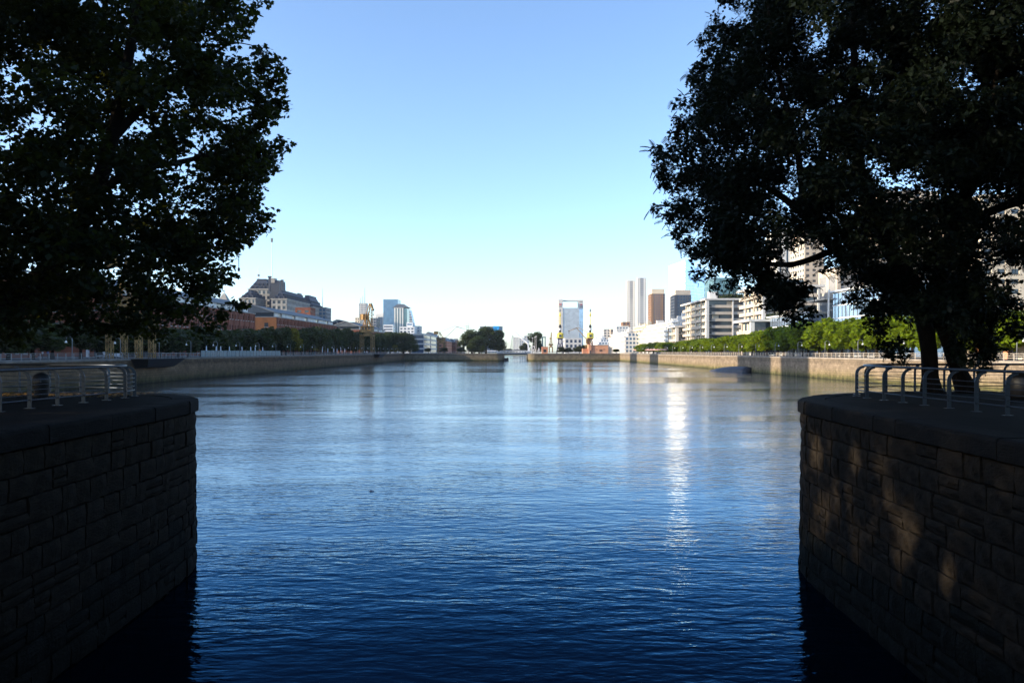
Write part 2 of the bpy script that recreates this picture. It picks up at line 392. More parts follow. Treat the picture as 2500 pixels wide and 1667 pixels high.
# ------------------------------------------------------------------ SETTING: water, ground
def water_material():
    m, nt, out = nodes('dock_water')
    body = nt.nodes.new('ShaderNodeBsdfDiffuse'); body.inputs['Color'].default_value = (0.0003, 0.0016, 0.0036, 1)
    gl = nt.nodes.new('ShaderNodeBsdfGlossy'); gl.inputs['Roughness'].default_value = 0.035
    lw = nt.nodes.new('ShaderNodeLayerWeight'); lw.inputs['Blend'].default_value = 0.5
    # reflection tint against viewing angle, with darkening and blue put into the colour (0 straight down, 1 grazing)
    rp = nt.nodes.new('ShaderNodeValToRGB'); e = rp.color_ramp.elements
    e[0].position = 0.0; e[0].color = (0.002, 0.004, 0.008, 1); e[1].position = 1.0; e[1].color = (0.82, 0.87, 0.92, 1)
    for pos, c in ((0.55, (0.003, 0.007, 0.014)), (0.64, (0.006, 0.018, 0.036)), (0.70, (0.014, 0.052, 0.098)), (0.755, (0.045, 0.125, 0.205)), (0.80, (0.155, 0.255, 0.34)), (0.85, (0.39, 0.46, 0.50)), (0.91, (0.58, 0.61, 0.66))):
        k = rp.color_ramp.elements.new(pos); k.color = (*c, 1)
    L(nt, lw.outputs['Facing'], rp.inputs['Fac']); L(nt, rp.outputs['Color'], gl.inputs['Color'])
    p = nt.nodes.new('ShaderNodeAddShader'); L(nt, body.outputs[0], p.inputs[0]); L(nt, gl.outputs[0], p.inputs[1])
    tc = nt.nodes.new('ShaderNodeTexCoord')
    def noise(scale, stretch, detail, rough=0.5, dist=0.0):
        mp = nt.nodes.new('ShaderNodeMapping'); mp.inputs['Scale'].default_value = stretch
        mp.inputs['Rotation'].default_value = (0, 0, math.radians(4))
        L(nt, tc.outputs['Object'], mp.inputs['Vector'])
        n = nt.nodes.new('ShaderNodeTexNoise'); n.inputs['Scale'].default_value = scale
        n.inputs['Detail'].default_value = detail; n.inputs['Roughness'].default_value = rough; n.inputs['Distortion'].default_value = dist
        L(nt, mp.outputs[0], n.inputs['Vector']); return n.outputs['Fac']
    def math_(op, a, b=None, c=None):
        n = nt.nodes.new('ShaderNodeMath'); n.operation = op
        for i, v in enumerate((a, b, c)):
            if v is None: continue
            if isinstance(v, (int, float)): n.inputs[i].default_value = v
            else: L(nt, v, n.inputs[i])
        return n.outputs[0]
    a = noise(1.5, (0.6, 1.5, 1), 2, 0.5, 0.3)       # wind waves, about a metre
    b = noise(4.2, (0.7, 1.3, 1), 3, 0.55, 0.3)       # ripples
    c = noise(0.22, (0.6, 1.6, 1), 1)                 # slow swell
    calm = noise(0.03, (0.25, 1.0, 1), 3, 0.55, 0.6)   # calm and ruffled streaks
    mr = nt.nodes.new('ShaderNodeMapRange'); mr.interpolation_type = 'SMOOTHSTEP'
    mr.inputs['From Min'].default_value = 0.36; mr.inputs['From Max'].default_value = 0.52
    mr.inputs['To Min'].default_value = 0.30; mr.inputs['To Max'].default_value = 1.15
    L(nt, calm, mr.inputs['Value'])
    rr = nt.nodes.new('ShaderNodeMapRange'); rr.inputs['From Min'].default_value = 0.3; rr.inputs['From Max'].default_value = 1.15
    rr.inputs['To Min'].default_value = 0.03; rr.inputs['To Max'].default_value = 0.07
    L(nt, mr.outputs[0], rr.inputs['Value']); L(nt, rr.outputs[0], gl.inputs['Roughness'])
    h = math_('MULTIPLY_ADD', b, 0.30, math_('MULTIPLY', a, 1.0))
    gust = noise(0.16, (0.4, 1.0, 1), 2, 0.5, 0.8)      # gusts a few metres across
    gm = nt.nodes.new('ShaderNodeMapRange'); gm.inputs['From Min'].default_value = 0.32; gm.inputs['From Max'].default_value = 0.68
    gm.inputs['To Min'].default_value = 0.55; gm.inputs['To Max'].default_value = 1.35
    L(nt, gust, gm.inputs['Value'])
    h = math_('MULTIPLY', math_('MULTIPLY', h, mr.outputs[0]), gm.outputs[0])
    h = math_('MULTIPLY_ADD', c, 0.8, h)
    bp = nt.nodes.new('ShaderNodeBump'); bp.inputs['Strength'].default_value = 1.0; bp.inputs['Distance'].default_value = 0.036
    L(nt, h, bp.inputs['Height']); L(nt, bp.outputs[0], gl.inputs['Normal']); L(nt, bp.outputs[0], lw.inputs['Normal'])
    L(nt, p.outputs[0], out.inputs['Surface'])
    return m
M['water'] = water_material()

END = 560.0           # north end of the dock
mb = MB()
mb.add([(-79, -60, 0), (79, -60, 0), (79, 1300, 0), (-79, 1300, 0)], [(0, 1, 2, 3)])
mb.build('water', M['water'], kind='structure')

GX, GY0, GY1 = 2300.0, -250.0, 2900.0
mb = MB()
g = QZ - 0.01
def sheet(x0, x1, y0, y1): mb.add([(x0, y0, g), (x1, y0, g), (x1, y1, g), (x0, y1, g)], [(0, 1, 2, 3)])
sheet(-GX, -77.0, GY0, GY1); sheet(77.0, GX, GY0, GY1)
sheet(-77, 77, GY0, -60); sheet(-77, 77, 1300, GY1)
mb.build('ground', M['ground'], kind='structure')

def smooth_path(pts, step=0.25):
    """Catmull-Rom through pts, resampled at even steps"""
    P = [Vector((p[0], p[1], 0)) for p in pts]
    P = [P[0] * 2 - P[1]] + P + [P[-1] * 2 - P[-2]]
    out = []
    for i in range(1, len(P) - 2):
        n = max(2, int((P[i + 1] - P[i]).length / 0.1))
        for k in range(n):
            t = k / n
            out.append(0.5 * ((2 * P[i]) + (P[i + 1] - P[i - 1]) * t + (2 * P[i - 1] - 5 * P[i] + 4 * P[i + 1] - P[i + 2]) * t * t + (3 * P[i] - P[i - 1] - 3 * P[i + 1] + P[i + 2]) * t ** 3))
    out.append(P[-2])
    res = [out[0]]; acc = 0.0
    for a, b in zip(out[:-1], out[1:]):
        seg = (b - a).length
        while acc + seg >= step:
            t = (step - acc) / seg
            a = a.lerp(b, t); res.append(a.copy()); seg = (b - a).length; acc = 0.0
        acc += seg
    return res

class Path:
    def __init__(s, pts, side, step=0.1):
        s.p = smooth_path(pts, step); s.step = step; s.side = side; s.len = (len(s.p) - 1) * step
    def at(s, d):
        i = min(max(d / s.step, 0), len(s.p) - 1.001); k = int(i)
        return s.p[k].lerp(s.p[k + 1], i - k)
    def tan(s, d):
        return (s.at(min(d + 0.2, s.len)) - s.at(max(d - 0.2, 0))).normalized()
    def nor(s, d):   # points to the water
        t = s.tan(d); return Vector((t.y, -t.x, 0)) * s.side
    def s_at_y(s, y):
        return next(i * s.step for i, q in enumerate(s.p) if q.y >= y)

def rough_block(seed, mname='stone_dark'):
    """unit stone (x -.5...5, y 0..1 outward, z -.5...5) with an uneven tooled face and worn arrises"""
    r = random.Random(seed); nx, nz = 4, 3; mb = MB()
    for j in range(nz):
        for i in range(nx):
            x = -0.5 + i / (nx - 1); z = -0.5 + j / (nz - 1)
            edge = (i in (0, nx - 1)) + (j in (0, nz - 1))
            y = 1.0 + r.uniform(-0.05, 0.09) if edge == 0 else 0.95 + r.uniform(-0.05, 0.03)
            if edge == 2: y = 0.90 + r.uniform(-0.06, 0.03)
            mb.v.append((x * 0.99 + r.uniform(-.025, .025), y, z * 0.985 + r.uniform(-.04, .04)))
    front = len(mb.v)
    ring = [(i, 0) for i in range(nx)] + [(nx - 1, j) for j in range(1, nz)] + [(i, nz - 1) for i in range(nx - 2, -1, -1)] + [(0, j) for j in range(nz - 2, 0, -1)]
    for (i, j) in ring: mb.v.append((-0.5 + i / (nx - 1), 0.0, -0.5 + j / (nz - 1)))
    for j in range(nz - 1):
        for i in range(nx - 1): mb.face([j * nx + i + 1, j * nx + i, (j + 1) * nx + i, (j + 1) * nx + i + 1])
    n = len(ring)
    for k in range(n):
        a = ring[k]; b = ring[(k + 1) % n]
        mb.face([a[1] * nx + a[0], b[1] * nx + b[0], front + (k + 1) % n, front + k])
    return mb.mesh('rough_stone', M[mname])
STONES = [rough_block(i) for i in range(14)]
WET = [rough_block(i + 20, 'stone_wet') for i in range(8)]

def coping_block():
    mb = MB(); prof = [(0.0, -0.5), (0.0, 0.5), (0.90, 0.5), (0.97, 0.44), (1.0, 0.30), (1.0, -0.46), (0.98, -0.5)]
    n = len(prof)
    for x in (-0.494, 0.494):
        for (y, z) in prof: mb.v.append((x, y, z))
    for k in range(n): mb.face([k, (k + 1) % n, n + (k + 1) % n, n + k])
    mb.face(list(range(n))); mb.face([n + k for k in range(n)][::-1])
    me = mb.mesh('coping_stone', M['coping_dark'])
    bm = bmesh.new(); bm.from_mesh(me); bmesh.ops.recalc_face_normals(bm, faces=bm.faces); bm.to_mesh(me); bm.free()
    return me
COPING = coping_block()

def channel_pier(pts, side, back, label, y_first, pave_label):
    path = Path(pts, side)
    root = thing('channel_wall', label, 'stone wall')
    off = lambda d: [path.at(k * 0.5) - path.nor(k * 0.5) * d for k in range(int(path.len / 0.5) + 1)]
    core = MB(); core.prism([(p.x, p.y) for p in off(0.16)] + back, -3.0, QZ - 0.15)
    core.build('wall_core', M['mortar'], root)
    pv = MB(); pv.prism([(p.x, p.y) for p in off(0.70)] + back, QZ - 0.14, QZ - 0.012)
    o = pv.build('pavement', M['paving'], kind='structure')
    s0 = path.s_at_y(y_first); s1 = path.len - 0.2
    s_end = min(s1, path.s_at_y(pts[-3][1] - 0.01) + 1.5)
    # stones in uneven courses
    z = QZ - 0.40; r = random.Random(11 + (side > 0)); n = 0
    while z > -0.35:
        h = r.uniform(0.40, 0.56); s = s0 + r.uniform(-0.6, 0)
        while s < s_end:
            w = r.uniform(0.50, 1.0) if n % 9 else r.uniform(1.0, 1.3)
            c = s + w / 2; dz = 0
            parts = [(h, z - h / 2)]
            if r.random() < 0.16: parts = [(h * 0.55, z - h * 0.275), (h * 0.45, z - h * 0.775)]
            for (hh, zc) in parts:
                p = path.at(c) - path.nor(c) * (0.26 - (QZ - zc) * 0.010)
                t = path.tan(c); nn = path.nor(c)
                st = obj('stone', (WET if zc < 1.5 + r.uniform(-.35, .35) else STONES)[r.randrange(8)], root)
                xa = t if t.cross(nn).z > 0 else -t
                rot = Matrix((xa, nn, Vector((0, 0, 1)))).transposed().to_4x4()
                flip = Matrix.Diagonal((-1 if r.random() < .5 else 1, 1, -1 if r.random() < .5 else 1, 1))
                tilt = Matrix.Rotation(r.uniform(-.035, .035), 4, 'Z') @ Matrix.Rotation(r.uniform(-.012, .012), 4, 'Y')
                st.matrix_local = Matrix.Translation((p.x, p.y, zc)) @ rot @ tilt @ Matrix.Diagonal((w - 0.03, 0.26 + r.uniform(-.008, .02), hh - 0.03, 1))
                n += 1
            s += w
        z -= h
    # coping stones
    s = s0 - 1.0; k = 0
    while s < s1 - 1.0:
        w = r.uniform(1.05, 1.45); c = s + w / 2
        p = path.at(c) - path.nor(c) * 0.68; t = path.tan(c); nn = path.nor(c)
        xa = t if t.cross(nn).z > 0 else -t
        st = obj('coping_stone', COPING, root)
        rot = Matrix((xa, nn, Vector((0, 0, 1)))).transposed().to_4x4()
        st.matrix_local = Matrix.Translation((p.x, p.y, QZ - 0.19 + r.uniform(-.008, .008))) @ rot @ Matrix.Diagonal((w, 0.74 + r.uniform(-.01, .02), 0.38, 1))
        s += w
    return path

LP = [(-8.8, -20), (-8.9, 0), (-9.1, 10), (-9.3, 18), (-9.45, 22.2), (-9.75, 24.4), (-10.6, 26.0), (-12.0, 27.2), (-14.5, 28.2), (-20, 29.0), (-40, 29.4), (-76, 29.5)]
RP = [(7.9, -20), (8.0, 0), (8.15, 10), (8.35, 18), (8.5, 21.8), (8.75, 24.0), (9.5, 25.6), (10.9, 27.2), (13.2, 28.6), (18, 29.6), (40, 30.0), (76, 30.2)]
lpath = channel_pier(LP[:-2], 1, [(-77, 29.4), (-77, -60), (-8.9, -60)], 'dark stone channel wall with rounded corner on the left of the water', 10.5, 'left')
rpath = channel_pier(RP[:-2], -1, [(77, 30.0), (77, -60), (8.0, -60)], 'dark stone channel wall with dappled sun on the right of the water', 10.5, 'right')

# ------------------------------------------------------------------ quay walls of the dock
def straight_quay(x0, x1, y0, y1, face, label, m, mc):
    r = thing('quay_wall', label, 'quay wall')
    b = MB(); b.box(x0, x1, y0, y1, -3, QZ - 0.34); b.build('wall', m, r)
    b = MB(); e = 0.10
    if face == 'E': b.box(x0, x1 + e, y0, y1, QZ - 0.34, QZ)
    if face == 'W': b.box(x0 - e, x1, y0, y1, QZ - 0.34, QZ)
    b.build('coping', mc, r)
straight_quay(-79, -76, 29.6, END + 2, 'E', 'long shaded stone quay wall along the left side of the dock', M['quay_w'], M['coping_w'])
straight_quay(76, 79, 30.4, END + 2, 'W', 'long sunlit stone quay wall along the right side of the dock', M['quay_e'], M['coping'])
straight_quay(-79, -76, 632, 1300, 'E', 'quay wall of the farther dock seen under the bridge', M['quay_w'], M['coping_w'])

def end_pier(x0, x1, y0, y1, rl, rr, label):
    def arc(cx, cy, r, a0, a1): return [(cx + r * math.cos(math.radians(a0 + (a1 - a0) * i / 8)), cy + r * math.sin(math.radians(a0 + (a1 - a0) * i / 8))) for i in range(9)]
    def poly(e):
        p = []
        p += arc(x0 + rl, y0 + rl, rl + e, 180, 270) if rl else [(x0, y0 - e)]
        p += arc(x1 - rr, y0 + rr, rr + e, 270, 360) if rr else [(x1, y0 - e)]
        p += arc(x1 - rr, y1 - rr, rr + e, 0, 90) if rr else [(x1, y1 + e)]
        p += arc(x0 + rl, y1 - rl, rl + e, 90, 180) if rl else [(x0, y1 + e)]
        return p
    r = thing('quay_wall', label, 'quay wall')
    b = MB(); b.prism(poly(0), -3, QZ - 0.34); b.build('wall', M['quay_n'], r)
    b = MB(); b.prism(poly(0.12), QZ - 0.34, QZ); b.build('coping', M['coping_w'], r)
end_pier(-75.9, -5.8, END, 631, 0, 5, 'brown stone end quay left of the narrow far channel')
end_pier(11.4, 75.9, END, 631, 5, 0, 'brown stone end quay right of the narrow far channel')
f = MB(); f.box(-5.6, -2.4, END + 2, END + 12, -0.5, 2.0); f.bar((-3.2, END + 2, 2.2), (-3.2, END + 12, 2.2), 0.5)
tag(f.build('timber_fender', M['black']), 'low dark timber fender below the left end of the bridge', 'fender')

# ------------------------------------------------------------------ near railings
def post_mesh():
    """flat steel post: upright, then bent towards the walkway to carry the handrail (x = towards walkway)"""
    w = 0.05; c = [(0, 0.0), (0, 0.35), (0, 0.72)]
    for k in range(1, 6):
        a = math.pi / 2 * k / 5
        c.append((0.24 * (1 - math.cos(a)), 0.72 + 0.24 * math.sin(a)))
    L_, R_ = [], []
    for i, (x, z) in enumerate(c):
        x0, z0 = c[max(i - 1, 0)]; x1, z1 = c[min(i + 1, len(c) - 1)]
        dx, dz = x1 - x0, z1 - z0; l = math.hypot(dx, dz); nx, nz = -dz / l, dx / l
        ww = w * (1.0 if i < 3 else 1 - 0.08 * (i - 2))
        L_.append((x + nx * ww, z + nz * ww)); R_.append((x - nx * ww, z - nz * ww))
    mb = MB(); n = len(c); t = 0.014
    for y in (-t, t):
        for q in L_: mb.v.append((q[0], y, q[1]))
        for q in R_: mb.v.append((q[0], y, q[1]))
    o = 2 * n
    for i in range(n - 1):
        mb.face([i, i + 1, n + i + 1, n + i]); mb.face([o + i, o + n + i, o + n + i + 1, o + i + 1])
        mb.face([i, o + i, o + i + 1, i + 1]); mb.face([n + i, n + i + 1, o + n + i + 1, o + n + i])
    mb.box(-0.11, 0.11, -0.075, 0.075, 0.0, 0.014)
    return mb.mesh('post', M['galv'])
POST = post_mesh()

def pier_railing(pts, side, label):
    path = Path(pts, side)
    r = thing('railing', label, 'railing')
    d = 0.3
    while d < path.len:
        p = path.at(d); n = path.nor(d)
        o = obj('post', POST, r); x = -n; t = Vector((-x.y, x.x, 0))
        o.matrix_local = Matrix.Translation((p.x, p.y, QZ - 0.012)) @ Matrix((x, t, Vector((0, 0, 1)))).transposed().to_4x4()
        d += 1.14
    ss = [i * 0.4 for i in range(int(path.len / 0.4) + 1)]
    for z, rad in ((0.20, 0.021), (0.33, 0.0095), (0.46, 0.0095), (0.59, 0.0095), (0.72, 0.0095)):
        b = MB(); b.tube([path.at(q) + Vector((0, 0, QZ + z)) for q in ss], rad, 6)
        b.build('rod', M['galv'], r, smooth=True)
    b = MB(); b.tube([path.at(q) - path.nor(q) * 0.25 + Vector((0, 0, QZ + 0.985)) for q in ss], 0.038, 8)
    b.build('handrail', M['galv'], r, smooth=True)
pier_railing([(-12.6, 3), (-12.5, 12), (-12.4, 20), (-12.15, 24.0), (-12.35, 26.0), (-13.6, 27.4), (-16, 27.9), (-22, 28.3), (-34, 28.7)], 1, 'grey steel railing with curved posts on the left pier')
pier_railing([(11.7, 3), (11.5, 12), (11.3, 18), (11.15, 23.5), (11.35, 26.2), (12.7, 28.2), (15, 28.8), (20, 29.1), (34, 29.5)], -1, 'grey steel railing with curved posts on the right pier')

# bins behind the railings
b = MB(); b.lathe([(0.17, 0), (0.19, 0.05), (0.25, 0.50), (0.26, 0.56), (0.245, 0.62), (0.20, 0.72), (0.10, 0.785), (0.02, 0.80)], n=16)
r = thing('litter_bin', 'black domed litter bin behind the left railing', 'bin', (-14.75, 24.9, QZ - 0.012))
b.build('body', M['bin'], r, smooth=True)
b = MB(); b.box(-0.13, 0.13, -0.285, -0.2, 0.50, 0.62); b.build('slot', M['dark'], r)
b = MB(); b.lathe([(0.40, 0), (0.46, 0.04), (0.48, 0.40), (0.47, 0.62), (0.40, 0.70), (0.1, 0.73)], n=18)
r = thing('planter', 'dark rounded planter behind the right railing by the picture edge', 'planter', (16.1, 25.0, QZ - 0.012))
b.build('body', M['bin'], r, smooth=True)
b = MB(); b.lathe([(0.36, 0.735), (0.30, 0.78), (0.1, 0.80)], n=18); b.build('soil', M['bark'], r)
# ------------------------------------------------------------------ big near trees
def palmate():
    """five-lobed plane leaf, stalk at origin, length 1 along +y"""
    tips = [(-0.52, 0.30), (-0.40, 0.74), (0, 1.0), (0.40, 0.74), (0.52, 0.30)]
    pts = [(0, 0), (-0.22, 0.05), tips[0], (-0.27, 0.42), tips[1], (-0.15, 0.66), tips[2], (0.15, 0.66), tips[3], (0.27, 0.42), tips[4], (0.22, 0.05)]
    v = [(x, y, -0.35 * (abs(x) ** 1.3) - 0.12 * y * y) for x, y in pts]
    return v, [(0, 1, 2, 3, 4, 5, 6), (0, 6, 7, 8, 9, 10, 11)]
def frond():
    """pinnate spray: stem axis along +y with paired slender leaflets"""
    v, f = [], []
    k = 7
    for i in range(k):
        y = 0.10 + 0.13 * i; l = 0.30 * (1 - 0.45 * abs(i - 2.5) / 4); z = -0.28 * y * y
        for s in (-1, 1):
            b = len(v)
            v += [(0, y - .02, z), (s * l, y + 0.12, z - 0.12), (s * l * 0.3, y + 0.115, z - 0.02)]
            f.append((b, b + 1, b + 2))
    b = len(v); v += [(0, 0, 0), (0.012, 0.5, -0.06), (0, 1.02, -0.30), (-0.012, 0.5, -0.06)]; f.append((b, b + 1, b + 2))
    return v, f

INNER = ([(0, 0, 0), (-.42, .38, -.10), (0, 1, -.08), (.42, .38, -.10)], [(0, 1, 2), (0, 2, 3)])
def crown_mesh(tv, tf, R1, P1, cs, rs, per, size, rng, m):
    """fine outer leaves plus broader leaf tufts inside each clump"""
    a = scatter_mesh('crown', tv, tf, R1, P1, m)
    Q = crown_points(cs, [r * .85 for r in rs], per, rng)
    b = scatter_mesh('crown_inside', INNER[0], INNER[1], frames(len(Q), size, rng, .6, .5), Q, m)
    bm = bmesh.new(); bm.from_mesh(a); bm.from_mesh(b); bm.to_mesh(a); bm.free(); bpy.data.meshes.remove(b)
    return a

def tree_skeleton(limbs, centers, rng, r_twig=0.022):
    """limbs: [(points, radii)]; a branch goes from the closest limb point to every foliage centre"""
    mb = MB(); nodes_ = []
    for pts, rad in limbs:
        P = [Vector(p) for p in pts]; fine, fr = [], []
        for i in range(len(P) - 1):
            for k in range(6):
                t = k / 6
                a = P[max(i - 1, 0)]; b = P[i]; c = P[i + 1]; d = P[min(i + 2, len(P) - 1)]
                q = 0.5 * ((2 * b) + (c - a) * t + (2 * a - 5 * b + 4 * c - d) * t * t + (3 * b - a - 3 * c + d) * t ** 3)
                fine.append(q); fr.append(rad[i] + (rad[i + 1] - rad[i]) * t)
        fine.append(P[-1]); fr.append(rad[-1])
        mb.tube(fine, fr, 10)
        for q, w in zip(fine[2:], fr[2:]): nodes_.append((q, w))
    order = sorted(range(len(centers)), key=lambda i: min((Vector(centers[i]) - q).length for q, _ in nodes_[::4]))
    for i in order:
        c = Vector(centers[i])
        best = min(nodes_, key=lambda n: (c - n[0]).length + (0.0 if n[1] > 0.03 else 0.5) + max(0, n[0].z - c.z) * 0.2)
        q, w = best; l = (c - q).length
        if l < 0.15: continue
        mid = q.lerp(c, 0.5) + Vector((rng.normal() * .12, rng.normal() * .12, 0.10 * l))
        r0 = min(w * 0.7, 0.012 + 0.014 * l)
        pts = [q, q.lerp(mid, 0.5) + Vector((0, 0, 0.03 * l)), mid, mid.lerp(c, 0.5) + Vector((0, 0, 0.02 * l)), c]
        mb.tube(pts, [r0, r0 * .8, r0 * .6, r0 * .4, 0.008], 5, cap=False)
        nodes_ += [(pts[2], r0 * .6), (pts[3], r0 * .4), (pts[1], r0 * .8)]
    return mb

def crown_points(centers, radii, per, rng, flat=0.75):
    """leaf positions: each clump is a loose, lens-shaped puff with more leaves near its skin"""
    P = []
    for c, r in zip(centers, radii):
        n = rng.poisson(per * (r / 0.9) ** 2)
        d = rng.normal(size=(n, 3)); d /= np.linalg.norm(d, axis=1)[:, None]
        rad = r * rng.random(n) ** 0.45
        q = d * rad[:, None]; q[:, 2] *= flat
        P.append(q + np.array(c))
    return np.concatenate(P)

# ---- left: plane tree leaning over the pier
def interp(tab, z): return float(np.interp(z, [a for a, _ in tab], [b for _, b in tab]))
rng = np.random.default_rng(21)
# right-hand limit of the crown (x at the y = 28 plane) against height
LIM_L = [(6.2, -14.0), (6.8, -12.4), (7.2, -11.4), (7.5, -10.6), (8.3, -10.2), (9.0, -9.95), (10.0, -10.2), (10.6, -9.9), (11.2, -9.3), (12.0, -9.1), (13.0, -8.9), (14.0, -8.4), (14.9, -7.9), (16.0, -8.2), (17.0, -8.7), (18.0, -9.1), (19.0, -9.0), (21, -10.2), (23, -12.5), (24.5, -15)]
cs, rs = [], []
while len(cs) < 820:
    z = rng.uniform(6.7, 24.2); y = rng.uniform(21.5, 35.5)
    r = rng.uniform(0.55, 1.05)
    lim = interp(LIM_L, z) - r * 0.75 - ((y - 28) / 6.5) ** 2 * 2.2
    x = rng.uniform(-27.5, lim)
    low = 6.75 + r * 0.6 + 0.6 * rng.random() ** 2
    if z < low: continue
    if ((x + 18) / 11.5) ** 2 + ((y - 28.5) / 7.5) ** 2 + ((z - 13) / 12) ** 2 > 1.25: continue
    # clumps left out along one sun ray, to put sunlight on the far railing
    q = Vector((x, y, z)) - Vector((-12.6, 27.7, 5.75)); q -= SUN * q.dot(SUN)
    if q.length < r * .8 + 0.35 and x < -12: continue
    # keep a few looser windows in the crown, thicker skin towards the open side
    if lim - x > 3 and rng.random() < 0.30: continue
    cs.append((x, y, z)); rs.append(r)
# sprigs along the edge
for z in np.linspace(8.0, 20, 60):
    y = 28 + rng.normal() * 2.0; r = rng.uniform(0.3, 0.55)
    cs.append((interp(LIM_L, z) - r * 0.4 + rng.uniform(-0.5, 0.45) - ((y - 28) / 6.5) ** 2 * 2.0, y, z)); rs.append(r)
limbs_l = [
    ([(-20.2, 27.5, QZ - 0.05), (-19.8, 27.6, 6.4), (-18.2, 27.8, 7.9), (-16.2, 28.0, 9.6), (-14.9, 28.2, 12.0), (-14.2, 28.3, 14.4), (-13.6, 28.3, 17.4), (-13.0, 28.4, 21.5)], [0.62, 0.50, 0.42, 0.36, 0.29, 0.24, 0.17, 0.06]),
    ([(-14.2, 28.3, 14.2), (-13.2, 28.5, 15.4), (-11.6, 28.4, 16.6), (-9.9, 28.2, 17.6)], [0.17, 0.14, 0.09, 0.03]),
    ([(-14.9, 28.2, 12.0), (-13.4, 27.9, 12.9), (-11.4, 27.6, 13.2), (-9.4, 27.5, 13.7)], [0.17, 0.13, 0.09, 0.03]),
    ([(-16.2, 28.0, 9.6), (-14.4, 27.6, 10.2), (-12.4, 27.4, 10.1), (-10.6, 27.6, 9.6)], [0.18, 0.13, 0.08, 0.03]),
    ([(-18.2, 27.8, 7.9), (-19.6, 28.8, 10.5), (-20.4, 29.6, 14.0), (-20.8, 30.4, 19.0)], [0.30, 0.25, 0.18, 0.07]),
    ([(-18.2, 27.8, 7.9), (-17.6, 26.4, 10.2), (-17.4, 25.2, 13.0), (-16.8, 24.4, 17.5)], [0.22, 0.18, 0.13, 0.05]),
    ([(-20.4, 29.6, 14.0), (-22.0, 28.4, 16.0), (-24.0, 27.0, 18.0)], [0.14, 0.10, 0.04]),
    ([(-16.2, 28.0, 9.6), (-15.4, 30.2, 10.8), (-14.0, 32.2, 12.6)], [0.16, 0.12, 0.05]),
]
tree_l = thing('plane_tree', 'big dark plane tree leaning over the left pier railing', 'tree', (0, 0, 0))
sk = tree_skeleton(limbs_l, cs, rng)
sk.build('trunk', M['bark'], tree_l, smooth=True)
P = crown_points(cs, rs, 100, rng)
lv, lf = palmate()
def frames(N, size, rng, droop, flat):
    R = rand_rot(N, rng, droop, flat); s = rng.uniform(size[0], size[1], N)
    return R * s[:, None, None]
R_ = frames(len(P), (0.13, 0.24), rng, 0.8, 0.5)
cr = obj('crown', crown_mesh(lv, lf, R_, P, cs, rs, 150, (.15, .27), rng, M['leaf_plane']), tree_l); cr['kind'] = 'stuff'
# the leaves that show one by one along the open edge
LEAF = MB(); LEAF.add(lv, lf); LEAF = LEAF.mesh('leaf', M['leaf_plane'])
edge = sorted(range(len(P)), key=lambda i: -(P[i][0] / P[i][1]) + 0.02 * abs(P[i][2] - 12) / 6)[:900:4]
for i in edge:
    o = obj('leaf', LEAF, tree_l)
    p = P[i] + rng.normal(size=3) * 0.05
    m3 = frames(1, (0.16, 0.25), rng, 0.8, 0.3)[0]
    o.matrix_local = Matrix.Translation(p) @ Matrix(m3.tolist()).to_4x4()

P_thin = crown_points(cs, rs, 42, rng)  # sparser crown for the added trees, so dapples of sun get through
THIN_L = crown_mesh(lv, lf, frames(len(P_thin), (0.14, 0.25), rng, 0.8, 0.5), P_thin, cs, rs, 32, (.16, .26), rng, M['leaf_plane'])
# ---- right: feathery twin-trunk tree
rng = np.random.default_rng(33)
LIM_R = [(6.0, 14.5), (7.2, 9.4), (7.6, 8.9), (8.4, 8.0), (9.2, 7.2), (10.0, 6.3), (11.0, 5.6), (12.0, 5.35), (12.8, 5.5), (13.4, 5.2), (14.2, 5.6), (15.0, 6.1), (16.0, 6.4), (17.0, 6.8), (18.0, 7.0), (19.0, 7.35), (21, 8.6), (23, 11), (24.5, 14)]
cs, rs = [], []
while len(cs) < 1350:
    z = rng.uniform(6.2, 24.2); y = rng.uniform(21, 35.5); r = rng.uniform(0.5, 0.95)
    lim = interp(LIM_R, z) + r * 0.7 + ((y - 28) / 6.5) ** 2 * 2.0
    x = rng.uniform(lim, 26.5)
    if ((x - 15.5) / 12.0) ** 2 + ((y - 28.5) / 7.5) ** 2 + ((z - 14) / 11.5) ** 2 > 1.2: continue
    px = 1250 + x / y * FPX; py = HZ - (z - EYE) / y * FPX
    # open underside: the canopy arches up from the low left bough to the trunk, and droops again at the right
    lowest = np.interp(px, [1600, 1650, 1700, 1780, 1850, 1930, 1975, 2010, 2060, 2120, 2200, 2300, 2420, 2460, 2500], [470, 585, 615, 670, 735, 790, 770, 690, 690, 740, 800, 820, 850, 760, 700])
    if py + r / y * FPX * 0.7 > lowest: continue
    if px > 2395 and py > 470 and rng.random() < 0.6: continue
    if 1880 < px < 2080 and py > 585 and rng.random() < 0.55: continue
    
    cs.append((x, y, z)); rs.append(r)
for z in np.linspace(9.0, 20, 70):
    y = 28 + rng.normal() * 1.8; r = rng.uniform(0.25, 0.5)
    cs.append((interp(LIM_R, z) + r * 0.35 + rng.uniform(-0.35, 0.5) + ((y - 28) / 6.5) ** 2 * 1.8, y, z)); rs.append(r)
